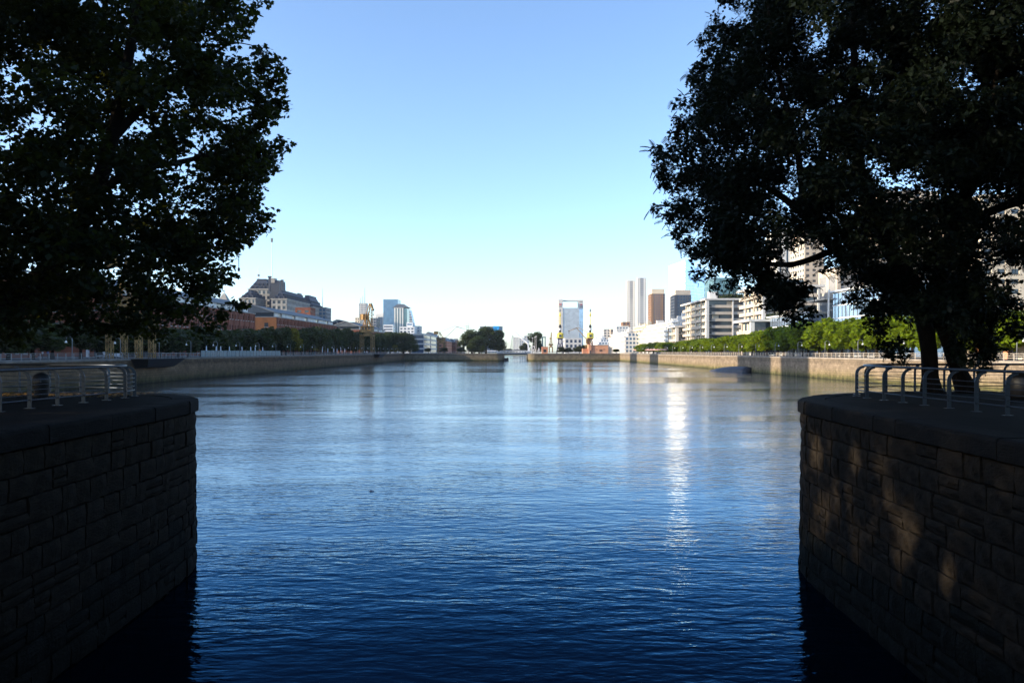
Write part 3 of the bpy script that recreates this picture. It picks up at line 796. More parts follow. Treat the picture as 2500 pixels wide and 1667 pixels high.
# hanging sprays: left of the trunk and at the right
for (px, py, n) in ((2170, 850, 3), (2185, 880, 2), (2150, 800, 4), (2120, 770, 4), (2100, 740, 3), (2350, 860, 5), (2385, 880, 4), (2400, 830, 5), (2370, 800, 6), (2420, 760, 5), (2350, 760, 6), (1925, 775, 3), (1900, 745, 4), (1880, 715, 4), (1850, 690, 4), (1805, 680, 3), (1960, 740, 4), (1930, 720, 5), (1710, 615, 2), (1750, 640, 2), (2440, 730, 3), (2470, 770, 3), (2490, 820, 2), (2380, 905, 2)):
    for k in range(n):
        d = 27 + rng.normal() * 0.8
        cs.append((X(px + rng.normal() * 12, d), d, Z(py - 10 + rng.normal() * 14, d))); rs.append(rng.uniform(0.3, 0.55))
limbs_r = [
    ([(15.1, 28.6, QZ - 0.05), (15.05, 28.6, 5.7), (14.97, 28.6, 6.9), (14.6, 28.6, 8.6), (13.6, 28.5, 10.2), (12.6, 28.4, 12.2), (12.2, 28.2, 15.0), (12.0, 28.0, 20.0)], [0.42, 0.285, 0.275, 0.33, 0.30, 0.23, 0.16, 0.05]),
    ([(16.3, 28.4, QZ - 0.05), (16.0, 28.4, 5.8), (15.68, 28.4, 6.8), (15.2, 28.4, 8.6), (15.8, 28.4, 11.0), (16.8, 28.6, 14.0), (17.4, 28.8, 19.0)], [0.42, 0.285, 0.27, 0.30, 0.26, 0.20, 0.06]),
    ([(14.3, 28.6, 8.8), (12.9, 28.3, 9.5), (11.4, 28.0, 10.2), (10.2, 27.8, 11.4), (8.6, 27.6, 12.4), (6.8, 27.6, 12.6)], [0.25, 0.22, 0.19, 0.14, 0.09, 0.03]),
    ([(11.4, 28.0, 10.2), (10.0, 28.2, 9.7), (8.6, 28.2, 9.8), (7.6, 28.0, 10.2)], [0.13, 0.10, 0.07, 0.03]),
    ([(10.2, 27.8, 11.4), (9.8, 27.4, 13.8), (9.0, 27.2, 16.6), (8.6, 27.0, 19.5)], [0.12, 0.10, 0.07, 0.03]),
    ([(15.8, 28.4, 11.0), (17.6, 28.0, 11.8), (19.4, 27.4, 12.0), (21.4, 27.0, 11.6)], [0.18, 0.15, 0.11, 0.04]),
    ([(13.6, 28.5, 10.2), (13.2, 30.4, 12.0), (12.6, 32.4, 14.4)], [0.17, 0.13, 0.05]),
    ([(15.8, 28.4, 11.0), (15.4, 26.2, 13.2), (15.0, 24.2, 16.0)], [0.16, 0.12, 0.05]),
]
tree_r = thing('feathery_tree', 'big dark feathery-leaved tree with twin trunks behind the right railing', 'tree', (0, 0, 0))
sk = tree_skeleton(limbs_r, cs, rng)
sk.build('trunk', M['bark'], tree_r, smooth=True)
P2 = crown_points(cs, rs, 62, rng)
fv, ff = frond()
R_ = frames(len(P2), (0.22, 0.40), rng, 1.2, 0.5)
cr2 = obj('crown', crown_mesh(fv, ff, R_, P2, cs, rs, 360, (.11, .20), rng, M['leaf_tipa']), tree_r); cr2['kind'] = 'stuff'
FR = MB(); FR.add(fv, ff); FR = FR.mesh('leaf', M['leaf_tipa'])
edge = sorted(range(len(P2)), key=lambda i: (P2[i][0] / P2[i][1]))[:800:4]
for i in edge:
    o = obj('leaf', FR, tree_r)
    p = P2[i] + rng.normal(size=3) * 0.05
    o.matrix_local = Matrix.Translation(p) @ Matrix(frames(1, (0.28, 0.45), rng, 1.0, 0.3)[0].tolist()).to_4x4()

# ---- unseen tree copies added around the camera to shade the piers
# leaves cut from the added crowns along sun rays, to spot the right-hand wall
SUN_HOLES = [((8.25, 16.9, 2.4), .34), ((8.2, 17.6, 3.3), .24), ((8.5, 22.2, 3.75), .36), ((8.15, 14.9, 2.3), .26), ((8.35, 19.4, 4.0), .22), ((8.2, 16.2, 2.9), .2)]
def cut_sun_holes(me, mw):
    n = len(me.vertices); V = np.empty(n * 3, np.float32); me.vertices.foreach_get('co', V); V = V.reshape(-1, 3)
    W = V @ np.array(mw.to_3x3()).T + np.array(mw.translation)
    bad = np.zeros(n, bool)
    for p, r in SUN_HOLES:
        q = W - np.array(p); a = q @ np.array(SUN); d = np.linalg.norm(q - a[:, None] * np.array(SUN), axis=1)
        bad |= (d < r) & (a > 0)
    if not bad.any(): return me
    nl = len(me.loops); lv_ = np.empty(nl, np.int32); me.loops.foreach_get('vertex_index', lv_)
    ct = np.empty(len(me.polygons), np.int32); me.polygons.foreach_get('loop_total', ct)
    st = np.concatenate([[0], np.cumsum(ct)[:-1]])
    keep = ~np.add.reduceat(bad[lv_].astype(np.int32), st).astype(bool)
    return np_mesh('crown', V, lv_[np.repeat(keep, ct)], ct[keep], list(me.materials))
for (dx, dy, rz, s, lab) in ((-12, -30, 0.5, 1.05, 'plane tree added for shade on the left pier nearer than the picture edge'),
                             (-20, 11, 2.2, 1.15, 'plane tree added for shade on the left pier beyond the picture edge'),
                             (-34, -25, 4.0, 1.1, 'plane tree added for shade at the back of the left pier outside the picture'),
                             (-16, -19, 5.2, 1.1, 'plane tree added for shade in the middle of the left pier outside the picture'),
                             (-4, -46, 3.1, 1.1, 'plane tree added for shade behind the viewer on the left pier')):
    t = dup(tree_l, label=lab)
    for c in list(t.children):
        if c.name.startswith('leaf'): bpy.data.objects.remove(c)
        elif c.name.startswith('crown'): c.data = THIN_L
    c0 = Vector((-18.5, 28, QZ))
    mw = Matrix.Translation(c0 + Vector((dx, dy, 0))) @ Matrix.Rotation(rz, 4, 'Z') @ Matrix.Scale(s, 4) @ Matrix.Translation(-c0)
    t.matrix_local = mw
    for c in t.children:
        if c.name.startswith('crown'): c.data = cut_sun_holes(c.data, mw)
for (dx, dy, rz, s, lab) in ((6, -26, 1.0, 1.05, 'feathery-leaved tree added for shade on the right pier nearer than the picture edge'),
                             (4, -46, 2.4, 1.1, 'feathery-leaved tree added for shade behind the viewer on the right pier'),
                             (20, -8, 3.6, 1.1, 'feathery-leaved tree added for shade on the right pier beyond the picture edge')):
    t = dup(tree_r, label=lab)
    for c in list(t.children):
        if c.name.startswith('leaf'): bpy.data.objects.remove(c)
    c0 = Vector((15, 28.5, QZ))
    t.matrix_local = Matrix.Translation(c0 + Vector((dx, dy, 0))) @ Matrix.Rotation(rz, 4, 'Z') @ Matrix.Scale(s, 4) @ Matrix.Translation(-c0)

# fallen leaves on the left pier
N = 900
Pf = np.stack([rng.uniform(-22, -12.6, N), rng.uniform(25.5, 28.6, N), np.full(N, QZ + 0.012)], axis=1)
Rf = frames(N, (0.10, 0.18), rng, 0.0, 6.0)
o = obj('fallen_leaves', scatter_mesh('fallen_leaves', lv, lf, Rf, Pf, M['leaf_fallen'])); o['kind'] = 'stuff'


for (y0, y1, z, lab) in ((5.5, 10.9, 54, 'narrow unseen brick block left of the viewer, added to shade the piers'), (14.2, 46, 50, 'long unseen brick block added beyond a sun gap, left of the viewer')):
    b = MB(); b.box(-88, -80, y0, y1, QZ - .3, z); r = thing('shade_block', lab, 'building'); b.build('wall', M['brick'], r)  # unseen blocks added to shade the crowns; the gap lets sun reach the railing
    b = MB()
    for k in range(10):
        for yy in np.arange(y0 + 1, y1 - 1.5, 3.0): b.box(-80.05, -79.92, yy, yy + 1.3, QZ + 1.2 + k * 4.2, QZ + 3.2 + k * 4.2)
    b.build('windows', M['glass'], r, kind='stuff')
    b = MB(); b.box(-88.4, -79.6, y0 + .01, y1 - .01, z + .01, z + .8); b.build('cornice', M['limestone'], r)
# ------------------------------------------------------------------ building helpers
def facade(mb, face, a0, a1, z0, z1, pos, cols, rows, pier, span, proud, ends=True):
    """frame of piers and spandrels standing proud of a glazed core; the windows are what stays open.
    face: 'S' y=pos, 'N', 'W' x=pos, 'E'. a0..a1 along the face."""
    sg = -1 if face in 'SW' else 1
    p0, p1 = (pos - 0.05 * sg, pos + proud * sg); q1 = pos + (proud - 0.035) * sg
    def bx(u0, u1, w0, w1, f1):
        lo, hi = min(p0, f1), max(p0, f1)
        if face in 'SN': mb.box(u0, u1, lo, hi, w0, w1)
        else: mb.box(lo, hi, u0, u1, w0, w1)
    for i in range(cols + 1):
        c = a0 + (a1 - a0) * i / cols
        w = pier
        u0, u1 = c - w / 2, c + w / 2
        if i == 0: u0, u1 = a0 - (0.0 if not ends else 0), a0 + w / 2
        if i == cols: u0, u1 = a1 - w / 2, a1
        bx(u0, u1, z0, z1, p1)
    for j in range(rows + 1):
        c = z0 + (z1 - z0) * j / rows
        w0, w1 = c - span / 2, c + span / 2
        if j == 0: w0 = z0
        if j == rows: w1 = z1
        bx(a0, a1, w0, w1, q1)

def block(name, label, cat, x0, x1, y0, y1, z1, wall, glass, faces, bay=3.0, storey=3.2, pier=0.9, span=1.2, proud=0.25, z0=None, root=None, group=None, roof=None):
    """a plain building block: glazed core, facade frame per visible side, roof parapet"""
    z0 = QZ - 0.3 if z0 is None else z0
    r = root or thing(name, label, cat, group=group)
    c = MB(); c.box(x0, x1, y0, y1, z0, z1 - 0.02); c.build('glazing', glass, r)
    w = MB()
    rows = max(1, round((z1 - z0) / storey))
    for f in faces:
        if f in 'SN': facade(w, f, x0 - proud, x1 + proud, z0, z1, y0 if f == 'S' else y1, max(1, round((x1 - x0) / bay)), rows, pier, span, proud)
        else: facade(w, f, y0, y1, z0, z1, x0 if f == 'W' else x1, max(1, round((y1 - y0) / bay)), rows, pier, span, proud)
    w.build('wall', wall, r)
    t = MB(); e = proud + 0.08
    t.box(x0 - e, x1 + e, y0 - e, y1 + e, z1 - 0.01, z1 + 0.7); t.build('parapet', roof or wall, r)
    return r

# ------------------------------------------------------------------ LEFT: brick warehouses behind the quay trees
WX0, WX1 = -139.0, -115.0
def warehouse(y0, y1, label, brick_top=23.2, end='brick'):
    r = thing('brick_warehouse', label, 'warehouse')
    c = MB(); c.box(WX0, WX1, y0, y1, QZ - 0.3, brick_top - 0.02); c.build('glazing', M['glass'], r)
    w = MB(); n = round((y1 - y0) / 3.3)
    facade(w, 'E', y0, y1, QZ - 0.3, brick_top, WX1, n, 4, 1.9, 2.3, 0.35)
    for i in range(0, n + 1, 2):    # pilasters
        yy = y0 + (y1 - y0) * i / n
        w.box(WX1 + 0.2, WX1 + 0.62, max(y0, yy - 0.45), min(y1, yy + 0.45), QZ - 0.3, brick_top - 0.25)
    w.build('wall', M['brick'], r)
    s = MB()
    for i in range(n):
        yy = y0 + (y1 - y0) * (i + 0.5) / n
        for j in range(4):
            zz = QZ - 0.3 + (brick_top - QZ + 0.3) * j / 4 + 1.05
            s.box(WX1 + 0.1, WX1 + 0.5, yy - 0.85, yy + 0.85, zz, zz + 0.28)
    s.build('window_sills', M['limestone'], r, kind='stuff')
    g = MB()                       # solid south gable wall with a few dark openings
    g.box(WX0 - 0.3, WX1 + 0.33, y0 - 0.5, y0 + 0.1, QZ - 0.3, brick_top - 0.01)
    g.build('end_wall', M[end], r)
    for (xx, zz) in ((-132, 18.2), (-126, 18.2), (-119.5, 18.6), (-132, 12.8), (-119.5, 13.6)):
        f = MB(); f.box(xx - 0.95, xx + 0.95, y0 - 0.56, y0 - 0.45, zz, zz + 2.0); wo = f.build('window', M['dark'], r)
        f = MB(); f.box(xx - 1.2, xx + 1.2, y0 - 0.66, y0 - 0.5, zz - 0.3, zz - 0.02); f.build('sill', M['limestone'], wo)
    k = MB(); k.box(WX0 - 0.6, WX1 + 0.8, y0 - 0.8, y1 + 0.3, brick_top, brick_top + 0.4); k.build('cornice', M['limestone'], r)
    a = MB()                       # glazed attic storey set back, white posts
    a.box(WX0 + 2.5, WX1 - 2.0, y0 + 2.5, y1 - 2.5, brick_top + 0.4, brick_top + 2.7); a.build('attic', M['glass'], r)
    p = MB(); m_ = round((y1 - y0) / 6.6)
    for i in range(m_):
        yy = y0 + 3 + (y1 - y0 - 6) * i / m_; l = (y1 - y0 - 6) / m_
        if i % 4 != 1:
            p = MB(); p.box(WX1 - 2.1, WX1 - 1.6, yy + 0.25, yy + l - 0.25, brick_top + 0.4, brick_top + 2.55); p.build('attic_panel', M['white'], r)
    f = MB(); ex = WX1 - 0.9; wx = WX0 + 1.4; cx = (WX0 + WX1) / 2; zt = brick_top + 2.7; zr = brick_top + 6.3
    f.add([(wx, y0 + 0.8, zt), (ex, y0 + 0.8, zt), (ex, y1 - 0.8, zt), (wx, y1 - 0.8, zt), (cx, y0 + 0.8, zr), (cx, y1 - 0.8, zr),
           (wx, y0 + 0.8, zt - 0.3), (ex, y0 + 0.8, zt - 0.3), (ex, y1 - 0.8, zt - 0.3), (wx, y1 - 0.8, zt - 0.3)],
          [(1, 2, 5, 4), (3, 0, 4, 5), (0, 1, 4), (2, 3, 5), (6, 7, 1, 0), (7, 8, 2, 1), (8, 9, 3, 2), (9, 6, 0, 3), (9, 8, 7, 6)])
    f.build('roof', M['slate'], r)
    v = MB()
    for sx in (wx, ex): v.bar((sx, y0 + 0.62, zt), (cx, y0 + 0.62, zr + 0.06), 0.3, 0.42)
    v.build('verge', M['limestone'], r)
    return r
warehouse(62, 192, 'nearest brick warehouse half hidden by the big left tree')
warehouse(230, 354, 'brick warehouse with grey roof just right of the big left tree')
warehouse(387, 520, 'long brick warehouse with an orange sunlit gable end facing the dock', end='brick_sunlit')
warehouse(604, 730, 'distant brick warehouse behind the tall lattice crane')

# white restaurant pavilion between the first two warehouses
r = thing('pavilion', 'white portico pavilion behind the orange crane legs on the left quay', 'pavilion')
px0, px1 = -112.0, -98.5
b = MB(); b.box(px0 + 1, px1 - 3, 211, 222, QZ - 0.3, 9.2); b.build('wall', M['dark'], r)
b = MB(); b.box(px0, px1, 208.5, 223, 10.6, 11.7); b.build('beam', M['white_cool'], r)
b = MB(); b.box(px0 + 1.2, px1 - 2, 209.5, 222, 11.71, 13.6); b.build('roof', M['slate'], r)
for xx in (-111.6, -107.2, -103.0, -98.9):
    b = MB(); b.box(xx - 0.3, xx + 0.3, 208.7, 209.3, QZ - 0.3, 10.6); b.build('column', M['white_cool'], r)

# ------------------------------------------------------------------ mansard-roofed palace
def mansard_block(x0, x1, y0, y1, zw, zm, label, root=None, name='palace', inset=5.0):
    r = root or thing(name, label, 'palace')
    c = MB(); c.box(x0, x1, y0, y1, QZ - 0.3, zw - 0.02); c.build('glazing', M['glass'], r)
    w = MB(); rows = max(2, round((zw - QZ) / 4.2))
    facade(w, 'S', x0 - .3, x1 + .3, QZ - 0.3, zw, y0, max(2, round((x1 - x0) / 3.2)), rows, 1.5, 1.7, 0.3)
    facade(w, 'E', y0, y1, QZ - 0.3, zw, x1, max(2, round((y1 - y0) / 3.2)), rows, 1.5, 1.7, 0.3)
    w.build('wall', M['limestone'], r)
    k = MB(); k.box(x0 - 0.9, x1 + 0.9, y0 - 0.9, y1 + 0.9, zw, zw + 0.7); k.box(x0 - 0.6, x1 + 0.6, y0 - 0.6, y1 + 0.6, zw - 4.3, zw - 3.9)
    k.build('cornice', M['limestone'], r)
    m = MB(); zz = zw + 0.7; h = zm - zz
    m.frustum((x0, x1, y0, y1), zz, (x0 + inset * .62, x1 - inset * .62, y0 + inset * .62, y1 - inset * .62), zz + h * 0.62)
    m.frustum((x0 + inset * .62, x1 - inset * .62, y0 + inset * .62, y1 - inset * .62), zz + h * 0.621, (x0 + inset, x1 - inset, y0 + inset, y1 - inset), zm)
    m.box(x0 + inset - .3, x1 - inset + .3, y0 + inset - .3, y1 - inset + .3, zm, zm + 0.8)
    m.build('mansard_roof', M['mansard'], r)
    d = MB()                      # dormers in two rows
    for row, (fz, sc) in enumerate(((0.06, .75), (0.42, .6))):
        z = zz + h * fz; ins = inset * fz * .9
        n = max(2, round((x1 - x0 - 2 * ins) / 3.6))
        for i in range(n):
            xx = x0 + ins + (x1 - x0 - 2 * ins) * (i + .5) / n
            d.box(xx - .8 * sc, xx + .8 * sc, y0 + ins - .25, y0 + ins + 2.0, z, z + 2.4 * sc)
        n = max(2, round((y1 - y0 - 2 * ins) / 3.6))
        for i in range(n):
            yy = y0 + ins + (y1 - y0 - 2 * ins) * (i + .5) / n
            d.box(x1 - ins - 2.0, x1 - ins + .25, yy - .8 * sc, yy + .8 * sc, z, z + 2.4 * sc)
    d.build('dormers', M['mansard'], r, kind='stuff')
    return r
def stack(r, px, d, py0, py1, w=1.6):
    b = MB(); x = X(px, d); b.box(x - w / 2, x + w / 2, d, d + w, Z(py0, d), Z(py1, d)); b.box(x - w * .75, x + w * .75, d - .3, d + w + .3, Z(py1, d), Z(py1, d) + 1.0)
    b.build('chimney', M['mansard'], r)
d = 620.0
r = mansard_block(X(586, d), X(623, d), d, d + 26, Z(729, d), Z(709, d), 'grand grey palace with stepped blue mansard roofs behind the warehouses')
mansard_block(X(664, d - 10), X(699, d - 10), d - 10, d + 62, Z(731, d - 10), Z(709, d - 10), None, r)
mansard_block(X(608, d + 30), X(660, d + 30), d + 30, d + 60, Z(707, d + 30), Z(682, d + 30), None, r)
b = MB(); dd = d + 24; b.frustum((X(655, dd), X(685, dd), dd, dd + 20), QZ, (X(657, dd), X(681, dd), dd + 2, dd + 18), Z(684, dd)); b.build('central_tower', M['mansard'], r)
b = MB(); b.box(X(660, dd), X(669, dd), dd + 1.5, dd + 9, Z(690, dd), Z(678.5, dd)); b.build('roof_lantern', M['limestone'], r)
mansard_block(X(727, d + 60), X(764, d + 60), d + 60, d + 96, Z(751, d + 60), Z(722, d + 60), None, r)
mansard_block(X(712, d + 40), X(737, d + 40), d + 40, d + 58, Z(747, d + 40), Z(717, d + 40), None, r, inset=4)
stack(r, 657.5, d + 18, 712, 677); stack(r, 688.3, d + 10, 708, 686, 1.4)
for (px, py0, py1, rr) in ((663.8, 680, 583, .22), (631.5, 682, 654, .2)):
    b = MB(); x = X(px, d + 40); b.tube([(x, d + 40, Z(py0, d + 40)), (x, d + 40, Z(py1, d + 40))], [rr * 1.6, rr * .8], 6)
    for q in (0.94, 0.99) if py1 < 600 else (0.35,): b.box(x - .8, x + .8, d + 39.4, d + 40.6, Z(py0, d + 40) + (Z(py1, d + 40) - Z(py0, d + 40)) * q - .8, Z(py0, d + 40) + (Z(py1, d + 40) - Z(py0, d + 40)) * q + .8)
    b.build('antenna', M['steel'], r)
d = 560.0
r = block('brick_block', 'plain brick block tucked beside the mansard-roofed palace', 'building', X(722, d), X(757, d), d, d + 14, Z(753, d), M['brick'], M['glass'], 'SE', 5, 4, 2.4, 2.4)
d = 700.0
r = block('grey_block', 'grey office block with a thin antenna right of the palace', 'building', X(770, d), X(795, d), d, d + 20, Z(752, d), M['grey'], M['glass_blue'], 'SE', 3, 3.4)
b = MB(); x = X(782, d); b.tube([(x, d + 8, Z(752, d)), (x, d + 8, Z(702, d))], [.3, .1], 5); b.build('antenna', M['steel'], r)
d = 300.0   # roof cupola of a building behind the first warehouses
r = thing('church_spire', 'small stone cupola peeking over the roof beside the big left tree', 'cupola')
x = X(547.5, d + 60); b = MB(); b.box(x - 1.9, x + 1.9, d + 58, d + 62, 18, Z(735, d + 60)); b.build('drum', M['limestone'], r)
b = MB(); b.frustum((x - 2.1, x + 2.1, d + 57.8, d + 62.2), Z(735, d + 60) + .01, (x - .5, x + .5, d + 59.5, d + 60.5), Z(717, d + 60)); b.bar((x, d + 60, Z(717, d + 60)), (x, d + 60, Z(708, d + 60)), .25); b.build('cap', M['limestone'], r)

# ------------------------------------------------------------------ skyline left of the middle
d = 720.0
r = thing('domed_building', 'blue-grey vaulted building with a round gable window', 'building')
x0, x1 = X(806, d), X(843, d); b = MB()
n = 10; prof = [(x0 + (x1 - x0) * i / n, Z(798, d) + (Z(780, d) - Z(798, d)) * math.sin(math.pi * min(1, max(0, 0.16 + 0.68 * i / n)))) for i in range(n + 1)]
b.add([(p[0], d, p[1]) for p in prof] + [(x1, d, QZ), (x0, d, QZ)] + [(p[0], d + 30, p[1]) for p in prof] + [(x1, d + 30, QZ), (x0, d + 30, QZ)],
      [tuple(range(n + 3))] + [tuple(range(2 * n + 5, n + 2, -1))] + [(i, n + 3 + i, n + 4 + i, i + 1) for i in range(n + 2)] + [(n + 2, 2 * n + 5, n + 3, 0)])
b.build('vault', M['mansard'], r)
b = MB(); c = (X(818, d), d - .3, Z(790, d)); b.tube([c, (c[0], d + .3, c[2])], 3.0, 20); o = b.build('round_window', M['limestone'], r)
b = MB(); b.tube([(c[0], d - .45, c[2]), (c[0], d, c[2])], 1.7, 16); b.build('pane', M['glass'], o)
block('grey_roofline', 'low slate-roofed building right of the round gable window', 'building', X(838, d), X(858, d), d + 12, d + 40, Z(787, d), M['mansard'], M['glass'], 'SE', 5, 4, 3, 2.6)
block('slate_hall', 'long low bluish hall roof left of the tall lattice crane', 'building', X(845, 680), X(884, 680), 680, 715, Z(797, 680), M['mansard'], M['glass'], 'SE', 5, 5, 4, 3)
block('peach_slab', 'slim peach apartment slab left of the grey antenna tower', 'building', X(867, 1300), X(878, 1300), 1300, 1320, Z(776, 1300), M['cream'], M['glass'], 'SE', 4, 4, 2, 2)
d = 1500.0
r = block('antenna_tower', 'slim grey tower topped with three thin antennas', 'tower', X(877, d), X(894, d), d, d + 16, Z(741, d), M['offwhite'], M['navy'], 'SE', 2.4, 3.4, 1.2, 1.2)
for (px, py) in ((879, 727), (884, 722), (889, 702)):
    b = MB(); x = X(px, d); b.tube([(x, d + 6, Z(741, d)), (x, d + 6, Z(py, d))], [.7, .3], 5); b.build('antenna', M['steel'], r)
block('grey_office', 'grey office slab right behind the lattice crane', 'building', X(905, 1100), X(918, 1100), 1100, 1130, Z(777, 1100), M['grey'], M['navy'], 'SE', 3, 3.6)
d = 1250.0
r = thing('white_tower', 'white curved-top tower with a dark blue front left of the blue glass tower', 'tower')
b = MB(); b.box(X(917, d), X(937, d), d, d + 20, QZ, Z(768, d)); b.frustum((X(917, d), X(937, d), d, d + 20), Z(768, d) + .01, (X(921, d), X(935, d), d + 2, d + 18), Z(763, d)); b.build('wall', M['white'], r)
b = MB(); b.box(X(923, d), X(934, d), d - .6, d + .1, QZ, Z(774, d)); b.build('glazing', M['navy'], r)
d = 1200.0
r = block('glass_tower', 'broad blue glass tower with a flat top', 'tower', X(936, d), X(971, d), d, d + 30, Z(732, d), M['glass_blue'], M['glass_blue'], 'SE', 30, 4.0, .4, .6, .12)
d = 1120.0
r = thing('striped_tower', 'green tower with white vertical stripes and a dark pediment roof', 'tower')
x0, x1 = X(962, d), X(985, d); zt = Z(752, d)
b = MB(); b.box(x0, x1 + 5, d, d + 26, QZ, zt); b.build('glazing', M['glass_teal'], r)
for px in (964.0, 970.5, 977.0, 983.0):
    b = MB(); b.box(X(px, d) - .9, X(px, d) + .9, d - .5, d + .2, QZ, zt - .3); b.build('rib', M['white'], r)
b = MB(); b.box(x0, x1, d - .52, d + .2, zt - .29, zt + .6); b.build('cornice', M['white'], r)
b = MB(); b.frustum((x0 - 2, x1 + 8, d - 1, d + 28), zt + .61, (X(969, d), X(982, d), d + 10, d + 18), Z(741, d)); b.build('roof', M['slate'], r)
d = 1180.0
r = thing('sail_tower', 'grey tower with a sloping sail-shaped right edge', 'tower')
b = MB(); xa, xb, xc = X(985, d), X(1000, d), X(1009.5, d)
pts = [(xa, QZ), (xc, QZ), (xc, Z(796, d)), (X(1005, d), Z(775, d)), (xb, Z(756, d)), (X(992, d), Z(754, d)), (X(986, d), Z(746, d)), (xa, Z(742, d))]
n = len(pts); b.add([(p[0], d, p[1]) for p in pts] + [(p[0], d + 24, p[1]) for p in pts], [tuple(range(n)), tuple(range(2 * n - 1, n - 1, -1))] + [(i, n + i, n + (i + 1) % n, (i + 1) % n) for i in range(n)])
b.build('glazing', M['glass_blue'], r)
b = MB()
for k in range(26):
    z = QZ + 3 + k * 3.6
    if z > Z(760, d): break
    xe = np.interp(z, [QZ, Z(796, d), Z(775, d), Z(756, d)], [xc, xc, X(1005, d), xb])
    b.box(xa + 7, xe + .3, d - .35, d + .1, z, z + 1.3)
b.build('floor_bands', M['offwhite'], r, kind='stuff')
d = 900.0
block('white_office', 'small white office with dark ribbon windows below the blue glass tower', 'building', X(937, d), X(959, d), d, d + 16, Z(794, d), M['white_cool'], M['navy'], 'SE', 20, 3.2, 1, 1.7)
block('white_flats', 'stepped white flats right of the striped tower', 'building', X(976, d - 30), X(1011, d - 30), d - 30, d - 5, Z(799, d - 30), M['white_cool'], M['navy'], 'SE', 4, 3.2, 1.6, 1.7)
block('white_penthouse', 'white roof block on top of the stepped flats', 'building', X(992, d - 8), X(1006, d - 8), d - 4, d + 12, Z(788, d - 8), M['white_cool'], M['glass_blue'], 'SE', 5, 3.4, 1.6, 1.7)
block('pale_flats', 'pale balconied flats at the right end of the white group', 'building', X(1011, d), X(1024.5, d), d, d + 20, Z(797, d), M['offwhite'], M['glass_blue'], 'SE', 4, 3.3, 1.6, 1.5)
d = 690.0
block('banded_office', 'low dark office with pale horizontal bands behind the left quay trees', 'building', X(1004, d), X(1034, d), d, d + 120, Z(816, d), M['offwhite'], M['navy'], 'SE', 60, 4.6, .5, 1.2, .4)
def far_warehouse(px0, px1, d, py, label, m='brick'):
    r = thing('brick_warehouse', label, 'warehouse')
    x0, x1 = X(px0, d), X(px1, d); z = Z(py, d)
    b = MB(); b.box(x0, x1, d, d + 90, QZ - .3, z - .02); b.build('glazing', M['glass'], r)
    b = MB(); facade(b, 'S', x0 - .3, x1 + .3, QZ - .3, z, d, max(2, round((x1 - x0) / 4)), 4, 2.2, 2.2, .3); facade(b, 'E', d, d + 90, QZ - .3, z, x1, 20, 4, 2.2, 2.2, .3); b.build('wall', M[m], r)
    b = MB(); xm = (x0 + x1) / 2; b.frustum((x0 - .6, x1 + .9, d - .6, d + 91), z, (xm - .5, xm + .5, d + 5, d + 86), z + 5); b.build('roof', M['slate'], r)
far_warehouse(1034, 1054, 860, 821, 'dark brick warehouse left of the small yellow crane')
far_warehouse(1070, 1090, 930, 833, 'brick warehouse right behind the small yellow crane', 'terracotta')
far_warehouse(1088, 1112, 1010, 836, 'farthest low brick warehouse left of the round fig trees')
block('grey_silo', 'narrow grey tower block behind the farthest low warehouse', 'building', X(1109, 1100), X(1117, 1100), 1100, 1112, Z(828, 1100), M['grey'], M['glass'], 'SE', 3, 4, 2, 2)

# ------------------------------------------------------------------ middle distance
d = 900.0
r = block('logo_office', 'grey office block with a bright blue emblem behind the fig trees', 'building', X(1172, d), X(1226, d), d, d + 24, Z(798, d), M['grey'], M['glass_blue'], 'SE', 4, 4, 1.2, 1.4)
b = MB(); x = X(1212, d); z = Z(801.2, d)
b.prism([(x - 3.6, -1.6), (x - 2.4, -2.8), (x + 1.0, -2.8), (x + 3.2, -.6), (x + 3.2, 2.4), (x - 3.6, 2.4)], 0, .5)
for i, v in enumerate(b.v): b.v[i] = (v[0], d - 1.1 + v[2], z + v[1])
b.build('emblem', M['blue_sign'], r)
d = 1350.0
block('white_tower_block', 'bright white tower block behind the slanted bridge mast', 'building', X(1253, d), X(1267, d), d, d + 20, Z(824, d), M['white'], M['offwhite'], 'SW', 5, 4, 3.2, 2.6)
block('blue_tower_block', 'blue shaded tower block behind the slanted bridge mast', 'building', X(1268, d), X(1283, d), d - 4, d + 30, Z(826, d), M['offwhite'], M['glass_blue'], 'SE', 4, 4, 2, 2)
block('blue_high_block', 'higher bluish block between mast and round tree', 'building', X(1280, d + 60), X(1292, d + 60), d + 60, d + 90, Z(820.5, d + 60), M['offwhite'], M['glass_blue'], 'SE', 4, 4, 2, 2)
r = thing('lattice_mast', 'far pale lattice radio mast left of the white tower block', 'mast')
b = MB(); d = 1500; x = X(1251.5, d)
for s in (-1, 1):
    b.bar((x + s * 5, d, QZ), (x + s * .6, d, Z(819, d)), .5)
for k in range(9):
    z0 = QZ + (Z(819, d) - QZ) * k / 9; z1 = QZ + (Z(819, d) - QZ) * (k + 1) / 9; w0 = 5 - 4.4 * k / 9; w1 = 5 - 4.4 * (k + 1) / 9
    b.bar((x - w0, d, z0), (x + w1, d, z1), .4); b.bar((x + w0, d, z0), (x - w1, d, z1), .4)
b.build('frame', M['steel'], r)
